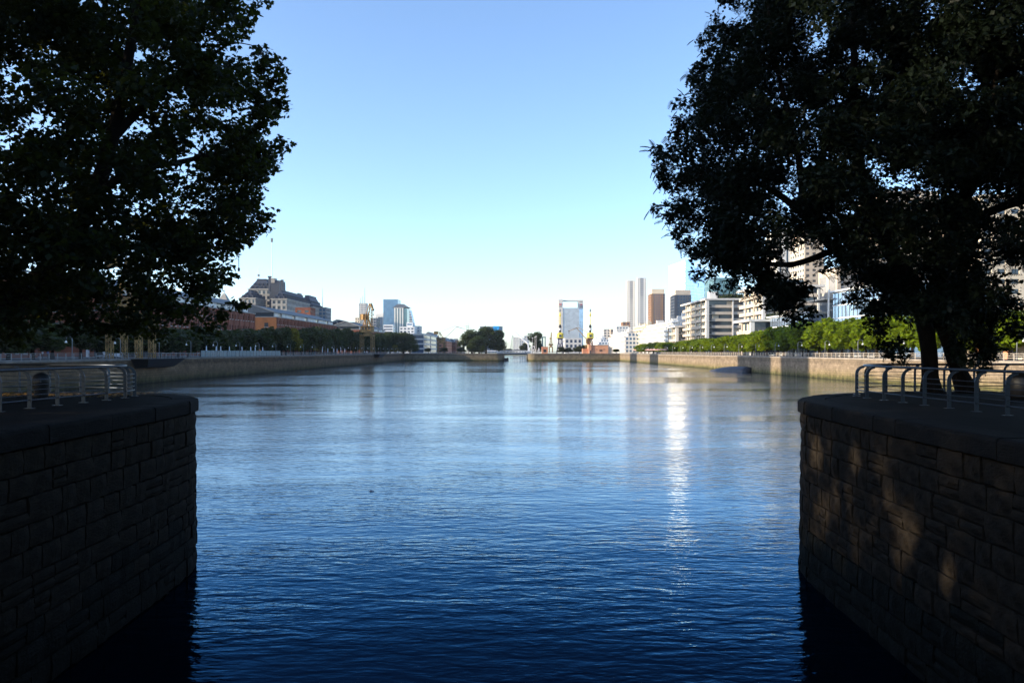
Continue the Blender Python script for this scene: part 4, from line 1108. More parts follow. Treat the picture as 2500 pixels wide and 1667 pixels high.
# cable-stayed footbridge mast
r = thing('footbridge', 'white footbridge with a slanted needle mast', 'bridge')
d = 850.0; p0 = Vector((X(1289, d), d, Z(839, d))); p1 = Vector((X(1243, d), d + 4, Z(799, d)))
b = MB(); b.tube([p0, p0.lerp(p1, .3), p0.lerp(p1, .7), p1], [0.95, .8, .5, .15], 8); b.build('mast', M['white_cool'], r)
b = MB(); b.box(-30, 28, d - 3, d + 3, Z(857.5, d), Z(855.6, d)); b.build('deck', M['white_cool'], r)
b = MB(); b.bar(p0, (p0.x + 1, d, 6.7), 1.8, 1.6); b.build('pylon_base', M['white_cool'], r)
b = MB()
for k in range(8):
    q = p0.lerp(p1, .35 + .08 * k); b.bar(q, (p0.x - 8 - 4.5 * k, d, 6.8), .09)
b.build('stay_cables', M['steel'], r, kind='stuff')
# swing bridge over the far channel
r = thing('swing_bridge', 'low white swing bridge across the narrow far channel', 'bridge')
d = 590.0; x0, x1 = X(1213, d), X(1303, d)
b = MB(); b.box(x0, x1, d, d + 7, Z(863.0, d), Z(860.4, d)); b.build('deck', M['offwhite'], r)
b = MB(); n = 12
for i in range(n):
    a0, a1 = i / n, (i + 1) / n; h = lambda a: Z(859.2, d) + .9 * math.sin(math.pi * a)
    b.bar((x0 + (x1 - x0) * a0, d - .1, h(a0)), (x0 + (x1 - x0) * a1, d - .1, h(a1)), .35, .5)
    b.bar((x0 + (x1 - x0) * a0, d - .1, Z(862, d)), (x0 + (x1 - x0) * a0, d - .1, h(a0)), .2)
b.build('railing', M['white_cool'], r)
b = MB(); b.box(x0 + 5, x1 - 5, d + .5, d + 6.5, Z(867, d), Z(863.05, d)); b.build('shadow_girder', M['black'], r)  # deep girder whose black also carries the shadow under the deck
r = thing('bridge_gear', 'white lifting gear frame at the right end of the swing bridge', 'bridge gear')
d = 578.0
b = MB()
for (a, c) in (((1298, 847), (1304, 845)), ((1298, 847), (1299, 856)), ((1304, 845), (1310, 862)), ((1299, 856), (1308, 861)), ((1296, 860), (1304, 852)), ((1312, 862), (1316, 849)), ((1316, 849), (1317, 862)), ((1310, 862), (1317, 856))):
    b.bar((X(a[0], d), d, Z(a[1], d)), (X(c[0], d), d, Z(c[1], d)), .55)
    b.bar((X(a[0], d), d + 4, Z(a[1], d)), (X(c[0], d), d + 4, Z(c[1], d)), .55)
b.box(X(1296, d), X(1318, d), d - .4, d + 4.4, QZ, QZ + .5)
b.build('frame', M['white_cool'], r)
r = thing('gantry', 'green goalpost gantry right of the small round tree', 'gantry')
b = MB(); d = 574
b.bar((X(1324.5, d), d, QZ), (X(1324.5, d), d, Z(823, d)), .9); b.bar((X(1331, d), d, QZ), (X(1331, d), d, Z(823, d)), .6); b.box(X(1323, d), X(1333, d), d - .6, d + .6, Z(824.5, d), Z(822, d)); b.build('frame', M['teal_panel'], r)
for i, (px, py) in enumerate(((1300, 826), (1306, 824), (1309, 822))):
    r = thing('light_mast', ('shortest', 'middle', 'tallest')[i] + ' of three grey light masts before the small round tree', 'light mast')
    b = MB(); d = 572.0; b.tube([(X(px, d), d, QZ), (X(px, d), d, Z(py, d))], [.28, .18], 6); b.build('pole', M['steel'], r)
    b = MB(); b.box(X(px, d) - .5, X(px, d) + .5, d - .3, d + .3, Z(py, d), Z(py, d) + .5); b.build('lamp', M['lampwhite'], r)
r = block('kiosk', 'small brick hut beside the swing bridge', 'hut', X(1324, 566), X(1337, 566), 566, 572, Z(849, 566), M['terracotta'], M['dark'], 'SW', 3, 3.6, 2.0, 2.2)
# masts of the museum ship
r = thing('sailing_ship', 'old sailing ship whose thin masts rise behind the fig trees', 'ship')
d = 820.0; x = X(1140, d)
b = MB(); b.frustum((x - 3, x + 3, d - 20, d + 22), .2, (x - 4, x + 4, d - 26, d + 26), 3.4); b.build('hull', M['black'], r)
for (px, py) in ((1140, 783), (1144, 787)):
    dd = d if px == 1140 else d + 18
    b = MB(); b.tube([(X(px, dd), dd, 3.3), (X(px, dd), dd, Z(py, dd))], [.4, .12], 6)
    for q, w in ((.45, 5.5), (.66, 4.2), (.84, 2.8)):
        z = 3.3 + (Z(py, dd) - 3.3) * q; b.bar((X(px, dd) - w, dd, z), (X(px, dd) + w, dd, z), .28)
    b.build('mast', M['rust'], r)
# tall framed tower
r = thing('frame_tower', 'glass tower framed by a white portal with an open top', 'tower')
d = 1100.0; xl0, xl1, xr0, xr1 = X(1363, d), X(1374, d), X(1413, d), X(1425, d); zt = Z(731, d); zb = Z(734.5, d); zg = Z(751.5, d)
b = MB(); b.box(xl0, xl1, d, d + 20, QZ, zt - .02); b.build('left_pier', M['offwhite'], r)
b = MB(); b.box(xr0, xr1, d + 8, d + 20, QZ, zt - .02); b.build('right_pier', M['offwhite'], r)
b = MB(); b.box(xl1, xr0, d + 8, d + 18, zb, zt - .4); b.build('top_beam', M['offwhite'], r)
b = MB(); b.box(xl1, X(1414, d), d + .5, d + 18, QZ, zg); b.build('front_glazing', M['glass_pale'], r)
b = MB(); b.box(X(1414, d) + .02, xr1 - .5, d + 2.5, d + 7.9, QZ, zg - 1.5); b.build('side_glazing', M['glass_sky'], r)
for xx, dd in ((X(1368, d), d), (X(1420, d), d + 8)):
    b = MB(); b.prism([(xx - 1.6, 0), (xx + 1.6, 0), (xx + 2, 1.0), (xx + 1.6, 2.2), (xx - 1.6, 2.2), (xx - 2, 1.0)], 0, .4); zz = Z(745, d)
    for i, v in enumerate(b.v): b.v[i] = (v[0], dd - .42 + v[2], zz + v[1])
    b.build('emblem', M['red_sign'], r)
    b = MB()
    for k in range(4): b.box(xx - 1.9 + k, xx - 1.2 + k, dd - .3, dd + .05, Z(749, d), Z(747.4, d))
    b.build('lettering', M['dark'], r)
b = MB(); xx = X(1418.5, d)
for k in range(3): b.box(xx - 1.2 + k * 1.1, xx - .4 + k * 1.1, d + 7.7, d + 8.05, Z(736, d), Z(734.6, d))
b.build('lettering', M['dark'], r)
# ------------------------------------------------------------------ harbour cranes
def lattice_leg(b, x, y, w, z0, z1, n, t):
    for sx in (-1, 1):
        for sy in (-1, 1): b.bar((x + sx * w, y + sy * w, z0), (x + sx * w, y + sy * w, z1), t)
    for k in range(n):
        a, c = z0 + (z1 - z0) * k / n, z0 + (z1 - z0) * (k + 1) / n
        s = 1 if k % 2 else -1
        for sy in (-1, 1): b.bar((x - s * w, y + sy * w, a), (x + s * w, y + sy * w, c), t * .7)
        for sx in (-1, 1): b.bar((x + sx * w, y - s * w, a), (x + sx * w, y + s * w, c), t * .7)
        b.bar((x - w, y - w, c), (x + w, y - w, c), t * .7); b.bar((x + w, y - w, c), (x + w, y + w, c), t * .7)

def portal_crane(label, x, y, half, leg_top, house_top, jib, jib_z, hook=None, col='yellow', legs='lattice', leg_col=None, cw=None, house_r=None, jm=None, th=1.0):
    """dock crane: four legs, slewing house, A-frame with counterweight, double-lever jib"""
    r = thing('harbour_crane', label, 'crane')
    m = M[col]; lm = M[leg_col] if leg_col else m; jm = M[jm] if jm else m
    for sx in (-1, 1):
        for sy in (-1, 1):
            b = MB()
            lattice_leg(b, x + sx * half, y + sy * half, .55 * half / 3.2, QZ - .01, leg_top, max(4, int((leg_top - QZ) / 1.3)), .16 if legs == 'lattice' else .3)
            if legs != 'lattice': b.box(x + sx * half - .3, x + sx * half + .3, y + sy * half - .3, y + sy * half + .3, QZ, leg_top)
            b.build('leg', lm, r)
    b = MB()
    for s in (-1, 1):
        b.box(x - half * 1.25, x + half * 1.25, y + s * half - .35, y + s * half + .35, leg_top + .01, leg_top + .8)
        b.box(x + s * half - .35, x + s * half + .35, y - half + .36, y + half - .36, leg_top + .03, leg_top + .75)
    b.lathe([(half * .8, leg_top + .81), (half * .8, leg_top + 1.4), (half * .55, leg_top + 1.41), (half * .55, leg_top + 2.0)], (x, y, 0), 14)
    b.build('portal', lm, r)
    hz = leg_top + 2.0; hr = house_r or half * .95
    b = MB(); b.prism([(x - hr, y - hr * .8), (x + hr * .7, y - hr * .8), (x + hr, y - hr * .3), (x + hr, y + hr * .8), (x - hr, y + hr * .8)], hz, house_top)
    b.box(x - hr - .25, x + hr + .25, y - hr, y + hr, house_top, house_top + .25)
    o = b.build('machine_house', m, r)
    b = MB()
    for k in range(3): b.box(x - hr * .75 + k * hr * .5, x - hr * .45 + k * hr * .5, y - hr * .8 - .05, y - hr * .8 + .1, hz + (house_top - hz) * .5, house_top - .4)
    b.build('window', M['dark'], o)
    jd = Vector((jib[0], jib[1], 0)); side = Vector((-jd.y, jd.x, 0)).normalized() * (hr * .45)
    L_ = jd.length; u = jd.normalized(); top = Vector((x, y, house_top))
    apex = top - u * (hr * .3) + Vector((0, 0, (jib_z - house_top) * .5))
    b = MB()
    for s in (-1, 1):
        b.bar(top + u * hr * .5 + side * s, apex + side * s * .4, .35 * th); b.bar(top - u * hr * .8 + side * s, apex + side * s * .4, .35 * th)
        b.bar(top + side * s, apex + side * s * .4, .22 * th)
        for k in (1, 2, 3):
            q0 = (top + u * hr * .5 + side * s).lerp(apex + side * s * .4, k / 4); q1 = (top - u * hr * .8 + side * s).lerp(apex + side * s * .4, k / 4); b.bar(q0, q1, .18 * th)
    b.build('a_frame', m, r)
    knee = top + u * L_ * .62 + Vector((0, 0, jib_z - house_top)); foot = top + u * hr * .9; tip = top + u * L_ + Vector((0, 0, (jib_z - house_top) * .72)); back = knee - u * L_ * .10 + Vector((0, 0, .4))
    b = MB()
    for s in (-1, 1):
        b.bar(foot + side * s, knee + side * s * .35, .32 * th); b.bar(apex + side * s * .4, back + side * s * .35, .24 * th)
        b.bar(back + side * s * .35, tip + side * s * .12, .28 * th); b.bar(knee + side * s * .35, tip + side * s * .12, .2 * th)
    for k in range(1, 8):
        q = foot.lerp(knee, k / 8); f_ = 1 - .65 * k / 8; b.bar(q - side * f_, q + side * f_, .16 * th)
        q2 = foot.lerp(knee, (k + 1) / 8); b.bar(q - side * f_, q2 + side * f_, .13 * th)
    b.build('jib', jm, r)
    c = cw or 1.5
    b = MB(); q = apex - u * (hr * .9) - Vector((0, 0, c * .3)); b.hexa([q + u * (-c) * s0 + side.normalized() * c * .8 * s1 + Vector((0, 0, z)) for z in (-c * .7, c * .7) for (s0, s1) in ((-1, -1), (1, -1), (1, 1), (-1, 1))])
    b.bar(q, apex, .5); b.build('counterweight', m, r)
    b = MB(); hz_ = hook or (tip.z - 4)
    b.bar(tip, (tip.x, tip.y, hz_), .12); b.lathe([(.45, -.45), (.55, 0), (.45, .45)], tuple(tip), 8); b.lathe([(.2, -.5), (.3, 0), (.15, .3)], (tip.x, tip.y, hz_), 8); b.build('hook_line', M['black'], r)
    return r
# the crane whose legs show under the left tree; its jib tip reaches out past the leaves
portal_crane('orange lattice crane standing under the big left tree, jib tip poking out of the leaves', -79.8, 166.5, 3.0, 13.2, 17.5, (20.5, 6.0), 34.0, 24.5, 'yellow')
portal_crane('tall rusty yellow lattice crane on the left quay before the palace skyline', -81.2, 446, 3.0, 15.2, 20.5, (4.6, -7.0), 33.0, 27, 'yellow', cw=2.3, house_r=3.4, th=1.5)
portal_crane('small yellow crane with a long jib swung to the right', X(1077, 760), 760, 3.0, Z(838, 760), Z(825, 760), (24.5, 4), Z(797, 760), Z(812, 760), 'yellow', 'plate', cw=2.0, house_r=4.0, jm='offwhite')
portal_crane('tiny orange crane just left of the fig trees', X(1120, 780), 780, 1.6, Z(846, 780), Z(838, 780), (5.5, 3), Z(827, 780), Z(840, 780), 'yellow', 'plate', cw=1.0, house_r=2.2)
portal_crane('small dark crane between the round tree and the framed tower', X(1345, 900), 900, 1.8, Z(848, 900), Z(840, 900), (1.0, 5.0), Z(811, 900), Z(834, 900), 'yellow', 'plate', cw=1.2, house_r=2.4)
portal_crane('orange crane with a bent jib swung left of the pink hut', X(1437, 640), 640, 2.4, Z(845, 640), Z(828, 640), (-15.5, 5), Z(800, 640), Z(812, 640), 'yellow', 'plate', cw=1.2, house_r=2.0)
def end_on_crane(label, px, d, leg_m, yl):
    """crane seen along its jib: legs, round yellow cab, black neck, pole-like jib with collars"""
    r = thing('harbour_crane', label, 'crane'); x = X(px, d); z = lambda py: Z(py, d)
    for sx in (-1, 1):
        for sy in (-1, 1):
            b = MB(); b.bar((x + sx * 2.6, d + sy * 2.6, QZ), (x + sx * 1.1, d + sy * 1.1, z(826)), .6); b.bar((x + sx * 2.2, d + sy * 2.2, z(853)), (x - sx * 1.4, d + sy * 1.5, z(836)), .35); b.build('leg', M[leg_m], r)
    b = MB(); b.box(x - 2.0, x + 2.0, d - 2.0, d + 2.0, z(829), z(825.5)); b.build('portal', M[leg_m], r)
    b = MB(); w = 2.5
    b.prism([(x - w, d - 1.6), (x - w * .5, d - 2.4), (x + w * .5, d - 2.4), (x + w, d - 1.6), (x + w, d + 2), (x - w, d + 2)], z(825.4), z(814.5))
    b.frustum((x - w, x + w, d - 1.6, d + 2), z(814.4), (x - w * .55, x + w * .55, d - .9, d + 1.2), z(812)); b.box(x - 3.6, x + 3.0, d - 2.5, d - 2.42, z(825.2), z(823.6))
    o = b.build('cab', M['yellow_br'], r)
    b = MB(); b.box(x - .9, x + .9, d - 2.5, d - 2.3, z(823), z(817)); b.build('window', M['glass'], o)
    b = MB(); b.lathe([(.75, 0), (.95, 2.6), (.7, 3.4)], (x, d, z(812)), 8); b.lathe([(.8, 0), (1.1, .9), (1.0, 2.0), (.5, 2.8)], (x, d, z(801)), 8); b.build('neck', M['black'], r)
    b = MB(); b.lathe([(1.1, 0), (1.2, .8), (1.1, 1.6)], (x, d, z(806)), 8); b.tube([(x, d, z(812)), (x, d, z(796))], .5, 6); b.build('collar', M['canvas'], r)
    b = MB(); b.tube([(x, d, z(797)), (x, d, z(762))], [.42, .3], 6)
    for py, w in ((770, .95), (766.5, .6)): b.lathe([(.35, -.9), (w, 0), (.35, 1.2)], (x, d, z(py)), 8)
    b.build('jib', M['yellow_br'], r)
    b = MB(); b.lathe([(.2, -1.6), (.75, 0), (.2, 1.4)], (x, d, z(758)), 8); b.build('jib_head', M['steel'], r)
end_on_crane('yellow crane with dark blue legs seen end-on before the framed tower', 1367.5, 640, 'navy_paint', 0)
end_on_crane('yellow crane with rust-red legs seen end-on above the pink hut', 1441, 625, 'rust', 0)

# black steel landings below the two left cranes
def landing(label, y0, y1):
    b = MB(); x = -75.85
    b.add([(x, y0, QZ - .02), (x + 3.4, y0 + .4, QZ - .02), (x + 3.4, y1 - .4, QZ - .02), (x, y1, QZ - .02), (x, y0 + 2, 3.2), (x + 2.0, y0 + 3, 3.4), (x + 2.0, y1 - 3.2, 3.4), (x, y1 - 2.5, 3.2)], [(0, 1, 2, 3), (7, 6, 5, 4), (0, 4, 5, 1), (1, 5, 6, 2), (2, 6, 7, 3), (3, 7, 4, 0)])
    r = thing('landing_stage', label, 'landing stage'); b.build('deck', M['black'], r)
    b = MB()
    for k in range(int((y1 - y0) / 1.8)): b.bar((x + 3.2, y0 + .8 + k * 1.8, QZ - .02), (x + 3.2, y0 + .8 + k * 1.8, QZ + 1.0), .07)
    b.bar((x + 3.2, y0 + .6, QZ + 1.02), (x + 3.2, y1 - .8, QZ + 1.02), .08); b.build('rail', M['black'], r)
landing('black wedge-shaped landing stage under the orange lattice crane', 158, 177)
landing('black wedge-shaped landing stage under the tall rusty yellow crane', 436, 458)

# ------------------------------------------------------------------ RIGHT: modern flats along the sunny quay
def balcony_house(label, xc, yc, wx, wy, z1, storey, wall, columns=True, hedge=True, penthouse=True):
    """flats with deep balcony trays on the west and south sides; near corner at (xc, yc)"""
    r = thing('balcony_flats', label, 'apartment building')
    b = MB(); b.box(xc + 2.2, xc + wx, yc + 2.2, yc + wy, QZ - .3, z1 - .05); b.build('glazing', M['glass'], r)
    n = int(round((z1 - QZ) / storey))
    for k in range(1, n):
        z = QZ + (z1 - QZ) * k / n; b = MB()
        b.box(xc + .7, xc + wx + .1, yc + .7, yc + wy + .1, z - .35, z)
        b.box(xc + .5, xc + .7, yc + 2.6, yc + wy, z - .45, z + 1.0); b.box(xc + 3.2, xc + wx, yc + .5, yc + .7, z - .45, z + 1.0)
        b.build('balcony', wall, r)
    b = MB(); b.box(xc - .6, xc + wx + .8, yc - .6, yc + wy + .8, z1, z1 + .9); b.build('roof_slab', M['offwhite'], r)
    for k in range(1, n):          # pale blinds between the trays
        z = QZ + (z1 - QZ) * k / n
        if k % 2: 
            b = MB(); q = xc + 3.4 + (k * 3.7) % max(1, wx - 9); b.box(q, q + 3.2, yc + 2.14, yc + 2.25, z + .02, z + storey - .5); b.build('blind', M['cream'], r)
        b = MB()
        for q in np.arange(yc + 4, yc + wy - 2, 5.2): b.box(xc + 2.14, xc + 2.25, q, q + 2.2, z + .02, z + storey - .5)
        b.build('blinds', M['cream'], r, kind='stuff')
    if columns:
        for (cx, cy, w) in ((xc + .9, yc + .9, 1.5), (xc + 14, yc + .75, .7), (xc + wx - 1.5, yc + .75, .7)):
            if cx < xc + wx:
                b = MB(); b.box(cx - w / 2, cx + w / 2, cy - w / 2 - .35, cy + w / 2 - .35, QZ - .3, z1 - .01); b.build('column', M['offwhite'], r)
        for cy in np.arange(yc + 12, yc + wy, 12):
            b = MB(); b.box(xc + .3, xc + .85, cy, cy + .8, QZ - .3, z1 - .01); b.build('column', M['beige'], r)
    if hedge:
        rr = np.random.default_rng(int(xc * 10)); N = 900
        Pq = np.stack([rr.uniform(xc + 8, xc + 21, N), rr.uniform(yc + 1.5, yc + 7, N), z1 + 1.0 + np.abs(rr.normal(0, .9, N)) * .9], axis=1)
        o = obj('roof_hedge', scatter_mesh('roof_hedge', [(-.35, 0, 0), (.35, 0, 0), (.3, .7, .1), (-.3, .7, .1)], [(0, 1, 2, 3)], frames(N, (.6, 1.1), rr, .2, .3), Pq, M['hedge']), r); o['kind'] = 'stuff'
    if penthouse:
        b = MB(); b.box(xc + 3.0, xc + 7.0, yc + 4, yc + 9, z1 + .91, z1 + 4.6); b.build('stair_tower', M['white'], r)
        b = MB(); b.box(xc + 7.02, xc + wx * .8, yc + 8, yc + wy * .7, z1 + .91, z1 + 3.6); b.build('penthouse', M['glass'], r)
    return r
balcony_house('grey balcony flats with roof garden, middle one of the modern blocks', 99.5, 408, 27, 58, 33.0, 3.45, M['beige'])
balcony_house('grey balcony flats whose roof edge ends under the right tree', 99.5, 316, 24, 34, 32.2, 3.45, M['beige'], hedge=False)
balcony_house('low two-storey garden wing before the grey balcony flats', 90.5, 302, 13, 20, 18.0, 4.2, M['beige'], penthouse=False)
balcony_house('low balcony wing with clipped roof hedge beside the white terraces', 96.0, 466, 14, 26, 20.8, 3.6, M['beige'], penthouse=False)

def terrace_house(label, px_n, px_f, py_top, wx, floors, setback, wall, x0=100.0):
    """long white terraced flats: west front towards the dock, blank-ish south end; near and far px of the west front"""
    y0 = x0 * FPX / (px_n - 1250); y1 = x0 * FPX / (px_f - 1250); z1 = Z(py_top, y0)
    r = thing('terraced_flats', label, 'apartment building')
    h = (z1 - QZ) / floors
    for k in range(floors):
        sb = max(0, k - (floors - setback) + 1) * 2.6
        z = QZ + h * k
        b = MB(); b.box(x0 + sb, x0 + wx, y0 + sb * .5, y1, z - (.3 if k == 0 else 0), z + h - .01); b.build('storey', M['glass_blue'], r)
        b = MB(); b.box(x0 + sb - 1.3, x0 + sb + .1, y0 + sb * .5 + .2, y1, z + h - .45, z + h + .85); b.build('balcony', wall, r)
        b = MB()
        n = int((y1 - y0) / 5)
        for i in range(n + 1):
            yy = y0 + sb * .5 + .1 + (y1 - y0 - sb * .5 - 1) * i / n; b.box(x0 + sb - .35, x0 + sb + .05, yy, yy + 2.6, z, z + h - .46)
        b.build('piers', wall, r, kind='stuff')
        b = MB(); facade(b, 'S', x0 + sb, x0 + wx, z, z + h - .02, y0 + sb * .5, max(2, round((wx - sb) / 3.2)), 1, 1.1, 1.5, .2); b.build('end_wall', wall, r)
    b = MB(); sb = setback * 2.6
    for i in range(6):
        yy = y0 + 4 + (y1 - y0 - 12) * i / 6; b = MB(); b.box(x0 + sb + 2, x0 + sb + 5 + i % 3, yy, yy + 3.5, z1, z1 + 1.6 + (i * 7 % 4) * .8); b.build('roof_hut', wall, r)
    b = MB(); b.box(x0 + sb + .5, x0 + sb + 2.5, y0 + 2, y0 + 5, z1, z1 + 5); b.build('roof_hut', wall, r)
    return r
terrace_house('long bright white terraced flats in the middle of the right bank', 1645, 1566, 783, 40, 7, 2, M['white'])
terrace_house('white terraced flats with dark balcony recesses beyond the bright terraces', 1527, 1488, 812, 34, 5, 1, M['white'])
terrace_house('farther pale terraced flats behind the pink hut', 1462, 1440, 828, 30, 5, 1, M['white_cool'], 100)
terrace_house('cream stepped flats above the red awning between the white terraces', 1566, 1536, 795, 40, 7, 2, M['cream'], 112)
block('white_corner', 'white corner house with arched windows left of the orange jib', 'building', X(1380, 800), X(1420, 800), 800, 830, Z(827, 800), M['offwhite'], M['navy'], 'SW', 4.5, 4.6, 1.8, 2.0)
block('grey_flats', 'grey flats behind the farther pale terraces', 'building', X(1474, 1050), X(1490, 1050), 1050, 1075, Z(804, 1050), M['offwhite'], M['navy'], 'SW', 4, 3.6, 1.8, 1.6)
block('taupe_flats', 'taupe twin block next to the grey flats in the right distance', 'building', X(1491, 1040), X(1508, 1040), 1040, 1070, Z(804.5, 1040), M['beige'], M['navy'], 'SW', 4, 3.6, 2, 1.6)
block('pale_terrace', 'pale upper flats left of the cream stepped house', 'building', X(1505, 980), X(1534, 980), 980, 1010, Z(797, 980), M['white'], M['glass_blue'], 'SW', 4, 3.5, 1.8, 1.8)
block('brown_attic', 'small brown roof block under the left white twin tower', 'building', X(1524, 1000), X(1541, 1000), 1012, 1030, Z(786, 1000), M['brown'], M['navy'], 'SW', 4, 3.5, 1.8, 1.8)

# towers
def white_twin(label, px0, px1, py, d):
    r = thing('residential_tower', label, 'tower'); x0, x1, zt = X(px0, d), X(px1, d), Z(py, d)
    b = MB(); b.box(x0, x1, d, d + 6, QZ, zt - .3); b.build('glazing', M['navy'], r)
    b = MB(); rows = round((zt - QZ) / 3.3); w = x1 - x0
    for (u0, u1) in ((0, .08), (.13, .30), (.70, .87), (.92, 1.0)): b.box(x0 + w * u0, x0 + w * u1, d - .4, d + .05, QZ, zt)
    for k in range(rows):
        z = QZ + (zt - QZ) * k / rows; b.box(x0 + w * .3, x0 + w * .7, d - .36, d + .05, z, z + (1.9 if k < rows - 9 else 1.3))
        for u0, u1 in ((.08, .13), (.87, .92)): b.box(x0 + w * u0, x0 + w * u1, d - .36, d + .05, z, z + 1.5)
    b.box(x0 - .4, x0 + .05, d - .4, d + 6, QZ, zt); b.build('wall', M['white'], r)
    b = MB(); b.box(x0 + 1, x1 - 1, d + 1, d + 5, zt - .29, zt + 1.2); b.build('roof', M['white'], r)
white_twin('left and lower of two slim white twin towers', 1531, 1552, 686, 1300)
white_twin('right and taller of two slim white twin towers', 1556, 1578, 679, 1290)
def brown_tower(label, px0, px1, py, d, wall, crown):
    r = thing('residential_tower', label, 'tower'); x0, x1, zt = X(px0, d), X(px1, d), Z(py, d); zc = Z(py + 12, d)
    b = MB(); b.box(x0, x1, d, d + 24, QZ, zc); b.build('glazing', M['navy'], r)
    b = MB(); rows = round((zc - QZ) / 3.2); facade(b, 'S', x0 - .3, x1 + .3, QZ, zc, d, 6, rows, .8, .9, .3); facade(b, 'W', d, d + 24, QZ, zc, x0, 6, rows, 1.2, 1.5, .3)
    b.box(x0 - .35, x0 + 2.2, d - .45, d + .1, QZ, zc); b.box(x1 - 4.2, x1 - 2.6, d - .45, d + .1, QZ, zc); b.build('wall', wall, r)
    b = MB(); b.box(x0 + .8, x1 - .4, d - .2, d + 20, zc + .02, zt); b.build('crown', crown, r)
brown_tower('brown residential tower with a cream top right of the white twins', 1590, 1623, 705, 1050, M['brown'], M['cream'])
brown_tower('dark blue-grey residential tower with a cream top before the mirror tower', 1647, 1687, 708, 850, M['slate_clad'], M['beige'])
# mirror tower that throws the sun onto the water
d = 905.0; C0 = Vector((X(1672, d), d, 0)); cz = 62.0
to_cam = (Vector((0, 0, EYE)) - Vector((C0.x - 6, d + 6, cz))).normalized()
nrm = (SUN + to_cam); nrm.z = 0; nrm.normalize()
t1 = Vector((nrm.y, -nrm.x, 0)); t1 = t1 if t1.y > 0 else -t1          # along the sunlit face, away from the corner
t2 = -nrm                                                              # along the shaded face
w1 = 21.0; w2 = 46.0
A, B_, Cc, Dd = C0 + t1 * w1, C0, C0 + t2 * w2, C0 + t1 * w1 + t2 * w2
r = thing('mirror_tower', 'pale mirror-glass tower with a dazzling sunlit face and raking top', 'tower')
zA, zB, zS, zC = Z(649, 915), Z(636, d), Z(629, d), Z(658, 935)
def wall_face(p, q, zp, zq, name, m, out):
    b = MB(); e = out * .35
    b.add([(p.x, p.y, QZ), (q.x, q.y, QZ), (q.x, q.y, zq), (p.x, p.y, zp)] + [(p.x - e.x, p.y - e.y, QZ), (q.x - e.x, q.y - e.y, QZ), (q.x - e.x, q.y - e.y, zq), (p.x - e.x, p.y - e.y, zp)], [(0, 1, 2, 3), (7, 6, 5, 4), (3, 2, 6, 7), (0, 4, 5, 1), (1, 5, 6, 2), (0, 3, 7, 4)])
    return b.build(name, m, r)
wall_face(A, B_, zA, zB, 'sunlit_glazing', M['glass_sun'], nrm)
S1 = C0 + t2 * 20
n2 = t1 * -1
wall_face(B_, S1, zB, zS, 'fin_glazing', M['glass_sky'], n2)
wall_face(S1, Cc, zS - 8.5, zC, 'side_glazing', M['glass_sky'], n2)
b = MB(); i_ = .4; pts = [A + t2 * i_ - t1 * i_, B_ + t2 * i_ + t1 * i_, Cc - t2 * i_ + t1 * i_, Dd - t2 * i_ - t1 * i_]
b.add([(p.x, p.y, QZ) for p in pts] + [(p.x, p.y, z) for p, z in zip(pts, (zA - .5, zB - 9, zC - .5, zC - .5))], [(3, 2, 1, 0), (4, 5, 6, 7), (0, 1, 5, 4), (1, 2, 6, 5), (2, 3, 7, 6), (3, 0, 4, 7)]); b.build('body', M['glass_pale'], r)
b = MB()
for k in range(1, 30):
    z = QZ + 3.5 * k
    if z < zC - 1: b.bar(Vector((B_.x, B_.y, z)) - n2 * -.02, Vector((Cc.x, Cc.y, z)) + n2 * .02, .25, .35)
b.build('floor_edges', M['glass_pale'], r, kind='stuff')

# more of the right bank, seen through and below the tree
block('green_glass_block', 'green glass office peeping over the roof garden under the right tree', 'building', X(1743, 520), X(1800, 520), 520, 545, Z(681, 520), M['glass_teal'], M['glass_teal'], 'SW', 4, 3.6, .5, .8)
r = block('white_highrise', 'bright white high-rise seen through the lower leaves of the right tree', 'tower', X(1899, 560), X(1962, 560), 560, 585, Z(560, 560), M['white'], M['glass'], 'SW', 5.0, 60, 3.2, 2, .5)
block('podium_block', 'grey blank podium at the foot of the white high-rise', 'building', X(1896, 520), X(1940, 520), 520, 540, Z(667, 520), M['grey'], M['grey'], 'SW', 20, 20, 2, 2)
block('beige_slab', 'beige concrete slab behind the glass offices by the twin trunks', 'building', X(2045, 330), X(2098, 330), 330, 350, Z(655, 330), M['beige'], M['grey'], 'SW', 9, 12, 3, 5)
block('beige_flats', 'beige flats between the white high-rise and the twin trunks', 'building', X(1965, 480), X(2010, 480), 480, 505, Z(560, 480), M['beige'], M['glass'], 'SW', 4, 3.3, 1.8, 1.8)
block('cream_highrise', 'cream high-rise at the right picture edge behind the tree', 'tower', X(2395, 270), X(2560, 270), 270, 300, Z(480, 270), M['cream'], M['glass'], 'SW', 4.2, 3.3, 2.0, 1.7)
block('tan_highrise', 'tan high-rise hidden behind the crown of the right tree', 'tower', X(2150, 420), X(2290, 420), 420, 450, Z(470, 420), M['beige'], M['glass'], 'SW', 4.2, 3.3, 2.0, 1.7)
